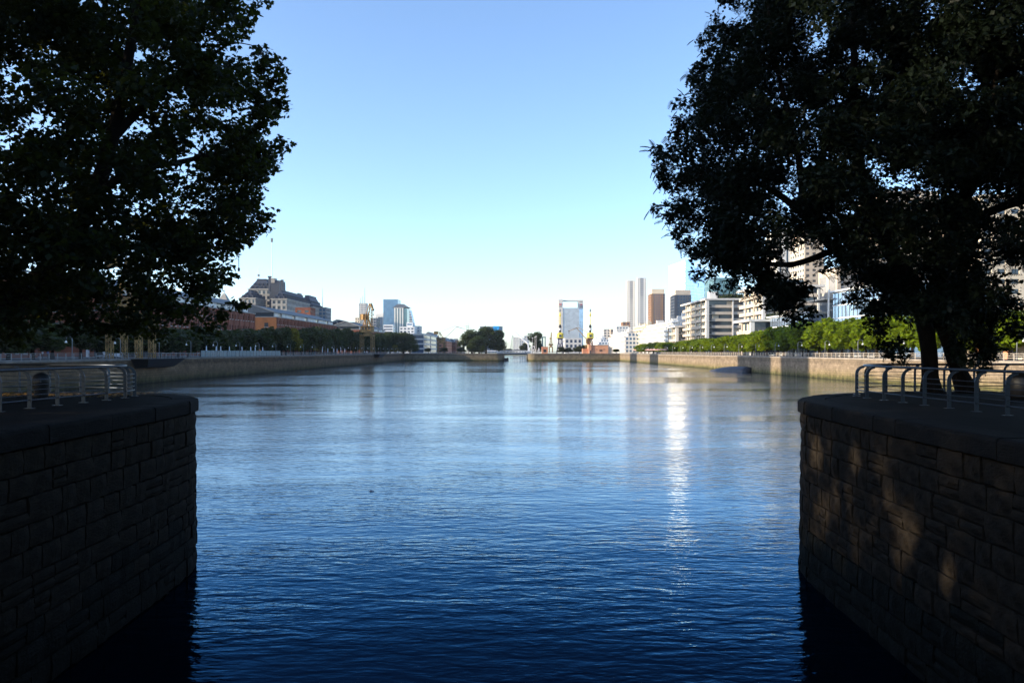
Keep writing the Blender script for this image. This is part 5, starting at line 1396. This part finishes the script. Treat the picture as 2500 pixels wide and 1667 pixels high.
def glass_office(label, x0, y0, wx, wy, z1, name='glass_office', m='glass_sky', storey=4.0):
    r = thing(name, label, 'office building')
    b = MB(); b.box(x0, x0 + wx, y0, y0 + wy, QZ - .3, z1); b.build('glazing', M[m], r)
    n = round((z1 - QZ) / storey)
    b = MB()
    for k in range(n + 1):
        z = QZ + (z1 - QZ) * k / n; b.box(x0 - .15, x0 + wx + .15, y0 - .15, y0 + wy + .15, z - .2, z + .12)
    b.build('floor_edge', M['white_cool'], r)
    b = MB()
    for q in np.arange(y0 + .2, y0 + wy, 2.6): b.box(x0 - .10, x0 + .02, q, q + .12, QZ, z1)
    for q in np.arange(x0 + .2, x0 + wx, 2.6): b.box(q, q + .12, y0 - .10, y0 + .02, QZ, z1)
    b.build('mullions', M['dark'], r, kind='stuff')
    b = MB(); b.box(x0 - 1.2, x0 + wx + .5, y0 - 1.0, y0 + wy + .5, z1 + .13, z1 + .55); b.build('roof', M['white_cool'], r)
    return r
yc = lambda px, x: x * FPX / (px - 1250)
glass_office('pale blue glass office left of the leaning white pole', 98, yc(1975, 98), 22, yc(1880, 98) - yc(1975, 98), Z(765, yc(1975, 98)))
r = glass_office('blue glass office with white roof edge right of the leaning white pole', 98, yc(2180, 98), 24, yc(2034, 98) - yc(2180, 98), Z(716, 242), m='glass_sky')
r = thing('atrium', 'dark recessed atrium hall between the two blue glass offices', 'hall'); b = MB(); y0 = yc(2032, 98); b.box(104, 122, y0, yc(1978, 98), QZ - .3, Z(735, y0)); b.build('wall', M['dark'], r)
b = MB(); b.box(96, 121, y0 + 1, yc(1978, 98) - 1, Z(731, y0), Z(727, y0)); b.build('canopy', M['beige'], r)
b = MB(); b.box(103.8, 104.1, y0 + 1, yc(1978, 98) - 1, Z(752, y0), Z(749, y0)); b.build('floor_edge', M['grey'], r)
r = thing('leaning_pole', 'tall leaning white pole before the dark atrium hall', 'pole'); b = MB(); y0 = 238.0
b.tube([(X(2020, y0), y0, QZ), (X(2030, y0), y0 + 2, Z(712, y0))], [.35, .25], 8); b.build('shaft', M['offwhite'], r)
b = MB(); b.tube([(X(2030, y0), y0 + 2, Z(712, y0)), (X(2030.3, y0), y0 + 2, Z(706, y0))], .45, 8); b.build('cap', M['white'], r)
r = thing('shop_front', 'low lit shop pavilion with white roof at the right picture edge', 'shop'); y0 = 128.0
b = MB(); b.box(92, 104, y0, y0 + 40, QZ - .3, 8.2); b.build('wall', M['dark'], r)
b = MB(); b.box(89, 105, y0 - 1, y0 + 41, 8.2, 8.6); b.build('roof', M['white_cool'], r)
for k in range(9):
    b = MB(); b.box(91.85, 92.1, y0 + 1 + k * 4.4, y0 + 3 + k * 4.4, QZ, 7.6); b.build('panel', M['cream' if k % 2 else 'terracotta'], r)

# pink pump house on the end pier
r = thing('pump_house', 'salmon-pink hut with a taller left end on the far quay', 'hut'); d = 572.0
b = MB(); b.box(X(1440, d), X(1485, d), d, d + 9, QZ, Z(843, d)); b.build('wall', M['pink'], r)
b = MB(); b.box(X(1436.5, d), X(1443.5, d), d - .6, d + 8, QZ, Z(840.5, d)); b.build('tower', M['pink'], r)
b = MB(); b.box(X(1423, d), X(1436.4, d), d + 1, d + 8, QZ, Z(851, d)); b.build('left_wing', M['terracotta'], r)
b = MB(); b.box(X(1485, d) + .02, X(1496, d), d + .5, d + 8, QZ, Z(848, d)); b.build('right_wing', M['beige'], r)
b = MB(); b.box(X(1439, d), X(1486, d), d - .3, d + 9.3, Z(843, d) + .01, Z(842, d) + .1); b.build('roof', M['beige'], r)
for px in (1446, 1457, 1475):
    b = MB(); b.box(X(px, d) - .4, X(px, d) + .4, d - .08, d + .1, Z(853.5, d), Z(852, d)); b.build('window', M['dark'], r)
for px in (1465, 1469):
    b = MB(); b.box(X(px, d) - .35, X(px, d) + .35, d - .08, d + .1, Z(858, d), Z(853, d)); b.build('window', M['dark'], r)
b = MB(); b.box(X(1441.5, d) - .4, X(1441.5, d) + .4, d - .68, d - .5, QZ, Z(855, d)); b.build('door', M['dark'], r)

# half-sunk hull at the right quay
b = MB(); n = 16; ring = 10; p0 = Vector((67.3, 271.5, 0)); p1 = Vector((75.0, 252.0, 0)); ax = (p1 - p0); sd = Vector((ax.y, -ax.x, 0)).normalized()
for i in range(n + 1):
    t = i / n; w = 2.5 * math.sin(math.pi * min(1, t * .62 + .02)) ** .7; h = 2.0 * math.sin(math.pi * min(1, t * .60 + .015)) ** .8
    for k in range(ring + 1):
        a = math.pi * k / ring; q = p0 + ax * t + sd * (w * math.cos(a)); b.v.append((q.x, q.y, -.25 + h * math.sin(a) ** .8))
for i in range(n):
    for k in range(ring): b.face([i * (ring + 1) + k, i * (ring + 1) + k + 1, (i + 1) * (ring + 1) + k + 1, (i + 1) * (ring + 1) + k])
b.face([n * (ring + 1) + k for k in range(ring + 1)])
r = thing('sunken_hull', 'dark overturned hull lying in the water against the right quay wall', 'hull'); b.build('shell', M['hull'], r, smooth=True)
b = MB(); b.tube([p0 + ax * t + Vector((0, 0, -.22 + 2.0 * math.sin(math.pi * min(1, t * .6 + .015)) ** .8)) for t in [i / 12 for i in range(13)]], .09, 5); b.build('keel', M['black'], r)

# unseen towers casting the right quay shadows; the lowest added to shade a warehouse
for (x0, x1, y0, y1, z, lab) in ((-225, -165, 205, 240, 44, 'lowest'), (-215, -195, 146, 163, 73, 'second lowest'), (-215, -190, 177, 206, 104, 'broadest'), (-275, -255, 343, 364, 118, 'slim'), (-315, -295, 405, 429, 126, 'tallest')):
    block('shadow_tower', lab + ' of five unseen shade-casting towers west of the dock outside the picture', 'tower', x0, x1, y0, y1, z, M['grey'], M['glass'], 'SE', 3.5, 3.4, 1.4, 1.4)
# ------------------------------------------------------------------ quay trees
def quay_tree_meshes(k, m, seed, leaves=2600, lobes=12, leaf=(.4, .75), flat=.85, spread=1.0, zl=3.3):
    """unit tree: crown about 1 wide and .62 high on a trunk; built 10 units wide then scaled"""
    rg = np.random.default_rng(seed)
    cs = []; rs = []
    for i in range(lobes):
        a = rg.uniform(0, 6.28); q = rg.uniform(.3, 3.3) * spread; cs.append((q * math.cos(a), q * math.sin(a), rg.uniform(zl, 7.6) - q * .2)); rs.append(rg.uniform(1.3, 2.2))
    cs.append((0, 0, 6.8)); rs.append(2.4)
    P = crown_points(cs, rs, leaves / sum((r / .9) ** 2 for r in rs), rg, flat)
    t = [(-.5, 0, 0), (.0, -.12, .12), (.5, 0, 0), (.42, .75, -.05), (0, 1.0, .1), (-.42, .75, -.05)]
    cm = scatter_mesh('crown', t, [(0, 1, 4, 5), (1, 2, 3, 4)], frames(len(P), leaf, rg, .4, .6), P, m)
    b = MB(); b.tube([(0, 0, -.1), (.05, 0, 1.6), (-.05, .05, 3.2), (.1, 0, 5.6)], [.34, .22, .19, .08], 7)
    for c in cs[:6]: b.tube([(0, 0, 2.6), (c[0] * .4, c[1] * .4, 3.6), (c[0] * .8, c[1] * .8, c[2] - .3)], [.14, .1, .04], 5, cap=False)
    return cm, b.mesh('trunk', M['bark'], True)
SETS = {'w': [quay_tree_meshes(k, M['leaf_quay_w'], 50 + k) for k in range(4)],
        'e': [quay_tree_meshes(k, M['leaf_quay_e'], 60 + k, 2600) for k in range(4)],
        'y': [quay_tree_meshes(0, M['leaf_yellow'], 70)],
        'f': [quay_tree_meshes(k, M['leaf_fig'], 80 + k, 8000, 24, (.2, .4), .85, 1.1, 2.2) for k in range(3)]}
def quay_tree(kind, i, x, y, w, h, label, group=None, name='quay_tree'):
    cm, tm = SETS[kind][i % len(SETS[kind])]
    r = thing(name, label, 'tree', (x, y, QZ - .02), random.uniform(0, 6.28), group)
    r.scale = (w / 9.0, w / 9.0, h / 9.0)
    o = obj('crown', cm, r); o['kind'] = 'stuff'; obj('trunk', tm, r)
    return r
ORD = ['first', 'second', 'third', 'fourth', 'fifth', 'sixth', 'seventh', 'eighth', 'ninth', 'tenth', 'eleventh', 'twelfth']
def by_landmarks(px, marks, state):
    """'third ... to the right of X': counts outward from the nearest landmark, call in order of picture position"""
    raise NotImplementedError
def label_row(items, marks, fmt):
    """items: [px]; marks: [(px, phrase)]; returns one label per item, ranked from its nearest landmark"""
    near = [min(range(len(marks)), key=lambda m: abs(px - marks[m][0])) for px in items]
    out = [None] * len(items)
    for m in range(len(marks)):
        for side in (-1, 1):
            idx = [i for i in range(len(items)) if near[i] == m and (items[i] - marks[m][0]) * side >= 0]
            if side == 1: idx = [i for i in idx if items[i] != marks[m][0] or True]
            idx.sort(key=lambda i: abs(items[i] - marks[m][0]))
            if side == -1: idx = [i for i in idx if items[i] < marks[m][0]]
            for k, i in enumerate(idx):
                out[i] = fmt % (ORD[min(k, 11)] if k < 12 else 'farthest', 'right' if side == 1 else 'left', marks[m][1])
    return out
WEST_MARKS = [(150, 'the domed bin'), (335, 'the orange lattice crane'), (560, 'the palace left end'), (617, 'the orange gable end'), (715, 'the yellow-green tree'), (822, 'the round gable window'), (897, 'the tall rusty crane'), (980, 'the striped tower'), (1077, 'the small yellow crane')]
# left quay row
spots = []
y = 120.0
while y < 552:
    x = -90.5 + random.uniform(-1.2, 1.2); h = float(np.interp(y, [120, 200, 260, 330, 400, 470, 560], [6.5, 7.2, 8.0, 9.5, 12.0, 13.0, 11.0])) * random.uniform(.88, 1.12)
    spots.append((x, y, h)); y += random.uniform(7.0, 9.0)
pxs = [1250 + s[0] / s[1] * FPX for s in spots]
labs = label_row(pxs, WEST_MARKS, 'dark left quay tree, %s to the %s of %s')
for i, (x, y, h) in enumerate(spots):
    if abs(pxs[i] - 715) < 8: continue
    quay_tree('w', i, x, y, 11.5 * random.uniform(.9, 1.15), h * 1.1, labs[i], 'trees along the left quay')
quay_tree('y', 0, X(716, 318), 318, 9.0, 11.0, 'yellow-green tree standing out in the dark left quay row', 'trees along the left quay')
spots = [(-104 + random.uniform(-2, 2), yy, random.uniform(8.5, 11.5)) for yy in np.arange(398, 560, 13)]
pxs = [1250 + s[0] / s[1] * FPX for s in spots]
labs = label_row(pxs, WEST_MARKS, 'tall dark second-row tree, %s to the %s of %s')
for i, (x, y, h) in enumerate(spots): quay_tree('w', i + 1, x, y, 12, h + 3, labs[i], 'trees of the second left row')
for (px, d, w, py, lab) in ((928, 540, 16, 811, 'leafy tree right of the rusty crane in front of the white office'), (952, 556, 20, 808, 'broad dark tree below the striped tower'), (985, 566, 24, 809, 'broadest dark tree below the stepped white flats'), (1001, 580, 14, 813, 'slim tree left of the banded office')):
    quay_tree('f', px, X(px, d), d, w, Z(py, d) - QZ, lab, 'park trees at the far left corner', 'park_tree')
quay_tree('y', 0, X(964, 552), 552, 7.5, Z(841, 552) - QZ, 'small pale tree before the broad dark trees')
for (px, d, w, py, lab) in ((1046, 640, 7, 849, 'low shrubby tree under the small yellow crane'), (1085, 640, 8, 848, 'low shrubby tree right of the small yellow crane'), (1128, 650, 8, 846, 'low shrubby tree left of the fig trees')):
    quay_tree('w', px, X(px, d), d, w, Z(py, d) - QZ, lab)
# fig trees on the end pier
for (px, d, w, py, lab) in ((1152, 590, 19, 806, 'left fig tree of the big round clump on the end pier'), (1187, 596, 24, 799, 'tallest fig tree of the big round clump on the end pier'), (1219, 602, 13, 808, 'right fig tree of the big round clump beside the swing bridge'), (1170, 576, 16, 821, 'front fig tree of the big round clump by the water')):
    quay_tree('f', px, X(px, d), d, w * 1.05, (Z(py, d) - QZ) * 1.08, lab, 'fig trees on the end pier', 'fig_tree')
quay_tree('f', 1, X(1311, 606), 606, 15.0, (Z(812, 606) - QZ) * 1.08, 'single round dark tree right of the swing bridge', None, 'fig_tree')
for (px, d, w, py, lab) in ((1283, 900, 14, 836, 'greenish tree under the slanted mast'), (1240, 930, 16, 851, 'low tree line left of the white tower block'), (1262, 940, 16, 853, 'low tree right below the white tower block'), (1372, 620, 9, 846, 'low tree at the foot of the blue-legged crane'), (1388, 612, 9, 848, 'low tree right of the blue-legged crane'), (1415, 640, 12, 844, 'dark low tree left of the pink hut'), (1428, 650, 10, 842, 'taller low tree just behind the pink hut'), (1505, 600, 7, 851, 'low tree right of the pink hut')):
    quay_tree('w', px, X(px, d), d, w, Z(py, d) - QZ, lab)
# right quay row
EAST_MARKS = [(1560, 'the pink parasols'), (1640, 'the end of the bright terraces'), (1724, 'the white corner column'), (1780, 'the sunken hull'), (1865, 'the flats under the tree'), (2024, 'the leaning pole'), (2250, 'the twin trunks'), (2420, 'the planter')]
spots = []; y = 112.0
while y < 556:
    x = 90.0 + random.uniform(-1.2, 1.2); h = float(np.interp(y, [112, 190, 230, 290, 350, 420, 560], [8.5, 10.0, 9.6, 7.9, 7.1, 6.2, 6.2])) * random.uniform(.92, 1.1)
    spots.append((x, y, h)); y += random.uniform(6.5, 8.5)
pxs = [1250 + s[0] / s[1] * FPX for s in spots]
labs = label_row(pxs, EAST_MARKS, 'fresh green tree, %s to the %s of %s')
for i, (x, y, h) in enumerate(spots):
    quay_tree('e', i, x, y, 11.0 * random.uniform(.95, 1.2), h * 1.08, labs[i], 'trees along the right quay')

# ------------------------------------------------------------------ quay railings, lamps
def quay_rail(label, x, y0, y1, m, gap):
    r = thing('quay_railing', label, 'railing'); b = MB(); b.box(x - .05, x + .05, -.05, .05, 0, 1.1); pm = b.mesh('post', m)
    for yy in np.arange(y0, y1, gap): obj('post', pm, r, (0, float(yy), QZ))
    for z in (.4, .75, 1.08):
        b = MB(); b.box(x - .03, x + .03, y0, y1, QZ + z, QZ + z + .06); b.build('rail', m, r)
quay_rail('thin railing along the left quay edge', -77.2, 60, 556, M['steel'], 2.5)
quay_rail('pale railing along the sunny right quay edge', 77.4, 60, 556, M['beige'], 2.5)
r = thing('quay_railing', 'short railing on the left part of the far end quay', 'railing'); b = MB(); b.box(-.05, .05, -.05, .05, 0, 1.1); pm = b.mesh('post', M['offwhite'])
for xx in np.arange(-75, -9, 2.5): obj('post', pm, r, (float(xx), END + .8, QZ))
b = MB(); b.box(-75, -9, END + .77, END + .83, QZ + 1.04, QZ + 1.1); b.build('rail', M['offwhite'], r)
r = thing('quay_railing', 'short railing on the right part of the far end quay', 'railing')
for xx in np.arange(15, 75, 2.5): obj('post', pm, r, (float(xx), END + .8, QZ))
b = MB(); b.box(15, 75, END + .77, END + .83, QZ + 1.04, QZ + 1.1); b.build('rail', M['offwhite'], r)

def lamp_proto():
    r = thing('street_lamp', 'x', 'street lamp', (0, 0, QZ))
    b = MB(); pts = [(0, 0, 0), (0, 0, 3.6)] + [(.55 * (1 - math.cos(a)), 0, 3.6 + .55 * math.sin(a)) for a in [math.pi * k / 8 for k in range(1, 9)]] + [(1.1, 0, 3.35)]
    b.tube(pts, [.09, .065] + [.045] * 9, 6); b.lathe([(.14, 0), (.14, .5), (.09, .6)], (0, 0, 0), 8); b.build('pole', M['steel'], r, smooth=True)
    b = MB(); b.lathe([(.04, .2), (.10, .12), (.24, -.12), (.22, -.2), (.05, -.24)], (1.1, 0, 3.2), 10); b.build('lamp_shade', M['lampwhite'], r, smooth=True)
    return r
proto = lamp_proto(); used = False
for (sx, ys, marks, side) in ((-78.6, list(np.arange(142, 550, 17.5)), WEST_MARKS, 'left'), (78.8, list(np.arange(124, 550, 19.0)), EAST_MARKS, 'right')):
    pxs = [1250 + sx / yy * FPX for yy in ys]
    labs = label_row(pxs, marks, 'hooked ' + side + ' quay lamp, %s to the %s of %s')
    for yy, lab in zip(ys, labs):
        if not used: o = proto; used = True
        else: o = dup(proto)
        o.location = (sx, float(yy), QZ); o.rotation_euler = (0, 0, math.pi if side == 'left' and False else (0 if side == 'right' else math.pi)); o['label'] = lab; o['group'] = 'hooked lamp posts along the ' + side + ' quay'

# folded parasols and wind screens of the terraces on the left quay
b = MB(); b.tube([(0, 0, 0), (0, 0, 1.1)], .04, 6); b.tube([(0, 0, 1.1), (0, 0, 1.5), (0, 0, 2.7), (0, 0, 3.0)], [.10, .22, .14, .03], 8); fm = b.mesh('folded_parasol', M['canvas'], True)
ys = [214, 221, 229, 236, 243, 250, 257, 264, 352, 359, 366, 374, 382, 390]
pxs = [1250 - 83.0 / yy * FPX for yy in ys]
for yy, lab in zip(ys, label_row(pxs, WEST_MARKS, 'folded white parasol, %s to the %s of %s')):
    tag(obj('folded_parasol', fm, None, (-83.0 + random.uniform(-1, 1), yy, QZ)), lab, 'parasol', 'folded parasols on the left quay')
r = thing('wind_screen', 'long teal glass wind screen of the terrace on the left quay', 'screen')
for k in range(22):
    b = MB(); b.box(-80.3, -80.2, 205 + k * 3.2, 207.9 + k * 3.2, QZ + .05, QZ + 1.7); b.build('panel', M['teal_panel'], r)
r = thing('long_canopy', 'low white arched canopy on the left quay by the crane legs', 'canopy'); b = MB()
for i in range(9):
    t = i / 8; xx = X(232 + 55 * t, 170); zz = Z(871 - 8 * math.sin(t * 1.6), 170)
    b.v += [(xx, 169, zz), (xx, 172, zz), (xx, 172, QZ + .4), (xx, 169, QZ + .4)]
for i in range(8):
    for k in range(4): b.face([i * 4 + k, (i + 1) * 4 + k, (i + 1) * 4 + (k + 1) % 4, i * 4 + (k + 1) % 4])
b.face([0, 1, 2, 3]); b.face([35, 34, 33, 32]); b.build('cover', M['canvas'], r)
# open pink parasols on the right quay
b = MB(); b.tube([(0, 0, 0), (0, 0, 2.5)], .04, 6); pole = b.mesh('pole', M['steel'])
b = MB(); b.lathe([(1.9, 2.15), (1.92, 2.25), (1.0, 2.65), (.06, 2.95)], n=8); can = b.mesh('canopy', M['parasol'])
for k, (px, d) in enumerate(((1551, 548), (1557, 540), (1582, 470), (1590, 462), (1598, 455), (1606, 448), (1616, 440), (1623, 436))):
    r = thing('parasol', ('leftmost pink parasol on the far right quay', 'pink parasol right beside the leftmost one', 'left parasol of the pale pink row of four', 'second parasol of the pale pink row of four', 'third parasol of the pale pink row of four', 'right parasol of the pale pink row of four', 'reddish parasol right of the pale pink row', 'last parasol right of the pale pink row')[k], 'parasol', (X(px, d), d, QZ), k * .4, 'pink parasols on the right quay')
    obj('pole', pole, r); obj('canopy', can, r)

# ------------------------------------------------------------------ people on the quays
def person_mesh(shirt):
    me = bpy.data.meshes.new('person')
    J = [(0, 0, .95), (0, 0, 1.2), (0, 0, 1.42), (0, -.01, 1.52), (0, -.02, 1.64), (0, -.02, 1.74),
         (.19, 0, 1.40), (.24, .02, 1.12), (.25, -.06, .86), (.25, -.09, .77), (-.19, 0, 1.40), (-.25, -.02, 1.12), (-.26, .04, .86), (-.26, .05, .77),
         (.10, 0, .88), (.11, -.08, .48), (.12, -.02, .07), (.12, -.16, .03), (-.10, 0, .88), (-.11, .10, .48), (-.12, .16, .07), (-.12, .03, .03)]
    E = [(0, 1), (1, 2), (2, 3), (3, 4), (4, 5), (2, 6), (6, 7), (7, 8), (8, 9), (2, 10), (10, 11), (11, 12), (12, 13), (0, 14), (14, 15), (15, 16), (16, 17), (0, 18), (18, 19), (19, 20), (20, 21)]
    R = [.15, .14, .15, .06, .105, .08, .075, .055, .042, .04, .075, .055, .042, .04, .095, .07, .045, .045, .095, .07, .045, .045]
    me.from_pydata(J, E, []); o = bpy.data.objects.new('person_rig', me); COL.objects.link(o)
    md = o.modifiers.new('skin', 'SKIN'); o.modifiers.new('sub', 'SUBSURF').levels = 1
    for i, rr in enumerate(R): me.skin_vertices[0].data[i].radius = (rr, rr * .8)
    me.skin_vertices[0].data[0].use_root = True
    dg = bpy.context.evaluated_depsgraph_get(); dg.update()
    out = bpy.data.meshes.new_from_object(o.evaluated_get(dg)); out.name = 'body'
    bpy.data.objects.remove(o)
    for m in (M['skin'], shirt, M['trousers'], M['hair']): out.materials.append(m)
    for p in out.polygons:
        c = p.center; z = c.z
        p.material_index = 3 if z > 1.70 or (z > 1.58 and c.y > .03) else 0 if z > 1.47 or (z < .9 and abs(c.x) > .2) else 1 if z > .93 else 2
        p.use_smooth = True
    return out
PW, PB = person_mesh(M['shirt_w']), person_mesh(M['shirt_b'])
for (x, y, rz, me, lab) in ((X(104, 168), 168, 2.6, PW, 'person in a white top, left of a pair on the left quay'), (X(117, 170), 170, 2.9, PB, 'person in a light blue top, right of a pair on the left quay'),
                            (X(890, 424), 424, 3.0, PW, 'person in white under the tall rusty crane'), (X(895.5, 420), 420, .3, PW, 'person in white right beside another under the rusty crane'),
                            (80.0, 80.0 * FPX / 745, 1.2, PW, 'person in a pale shirt by the right quay railing near the leaning pole'), (80.5, 80.5 * FPX / 438, 4.0, PW, 'person in white on the right quay before the green trees')):
    r = thing('person', lab, 'person', (x, y, QZ), rz); obj('body', me, r)

b = MB(); b.lathe([(.02, -.08), (.045, -.06), (.045, .05), (.018, .10), (.018, .13)], n=8)
for i, v in enumerate(b.v): b.v[i] = (v[2], v[0], v[1] + .015)
tag(b.build('bottle', M['canvas'], None, loc=(X(906, 37.6), 37.6, 0)), 'small pale bottle adrift alone on the open water', 'bottle')
# ------------------------------------------------------------------ thin evening haze over the city
m, nt, out = nodes('evening_haze')
v = nt.nodes.new('ShaderNodeVolumePrincipled'); v.inputs['Density'].default_value = 0.00006; v.inputs['Color'].default_value = (0.82, 0.90, 1.0, 1); v.inputs['Anisotropy'].default_value = 0.3
L(nt, v.outputs[0], out.inputs['Volume'])
b = MB(); b.box(-GX - 5, GX + 5, GY0 - 5, GY1 + 5, -4, 150); b.build('haze', m, kind='stuff')
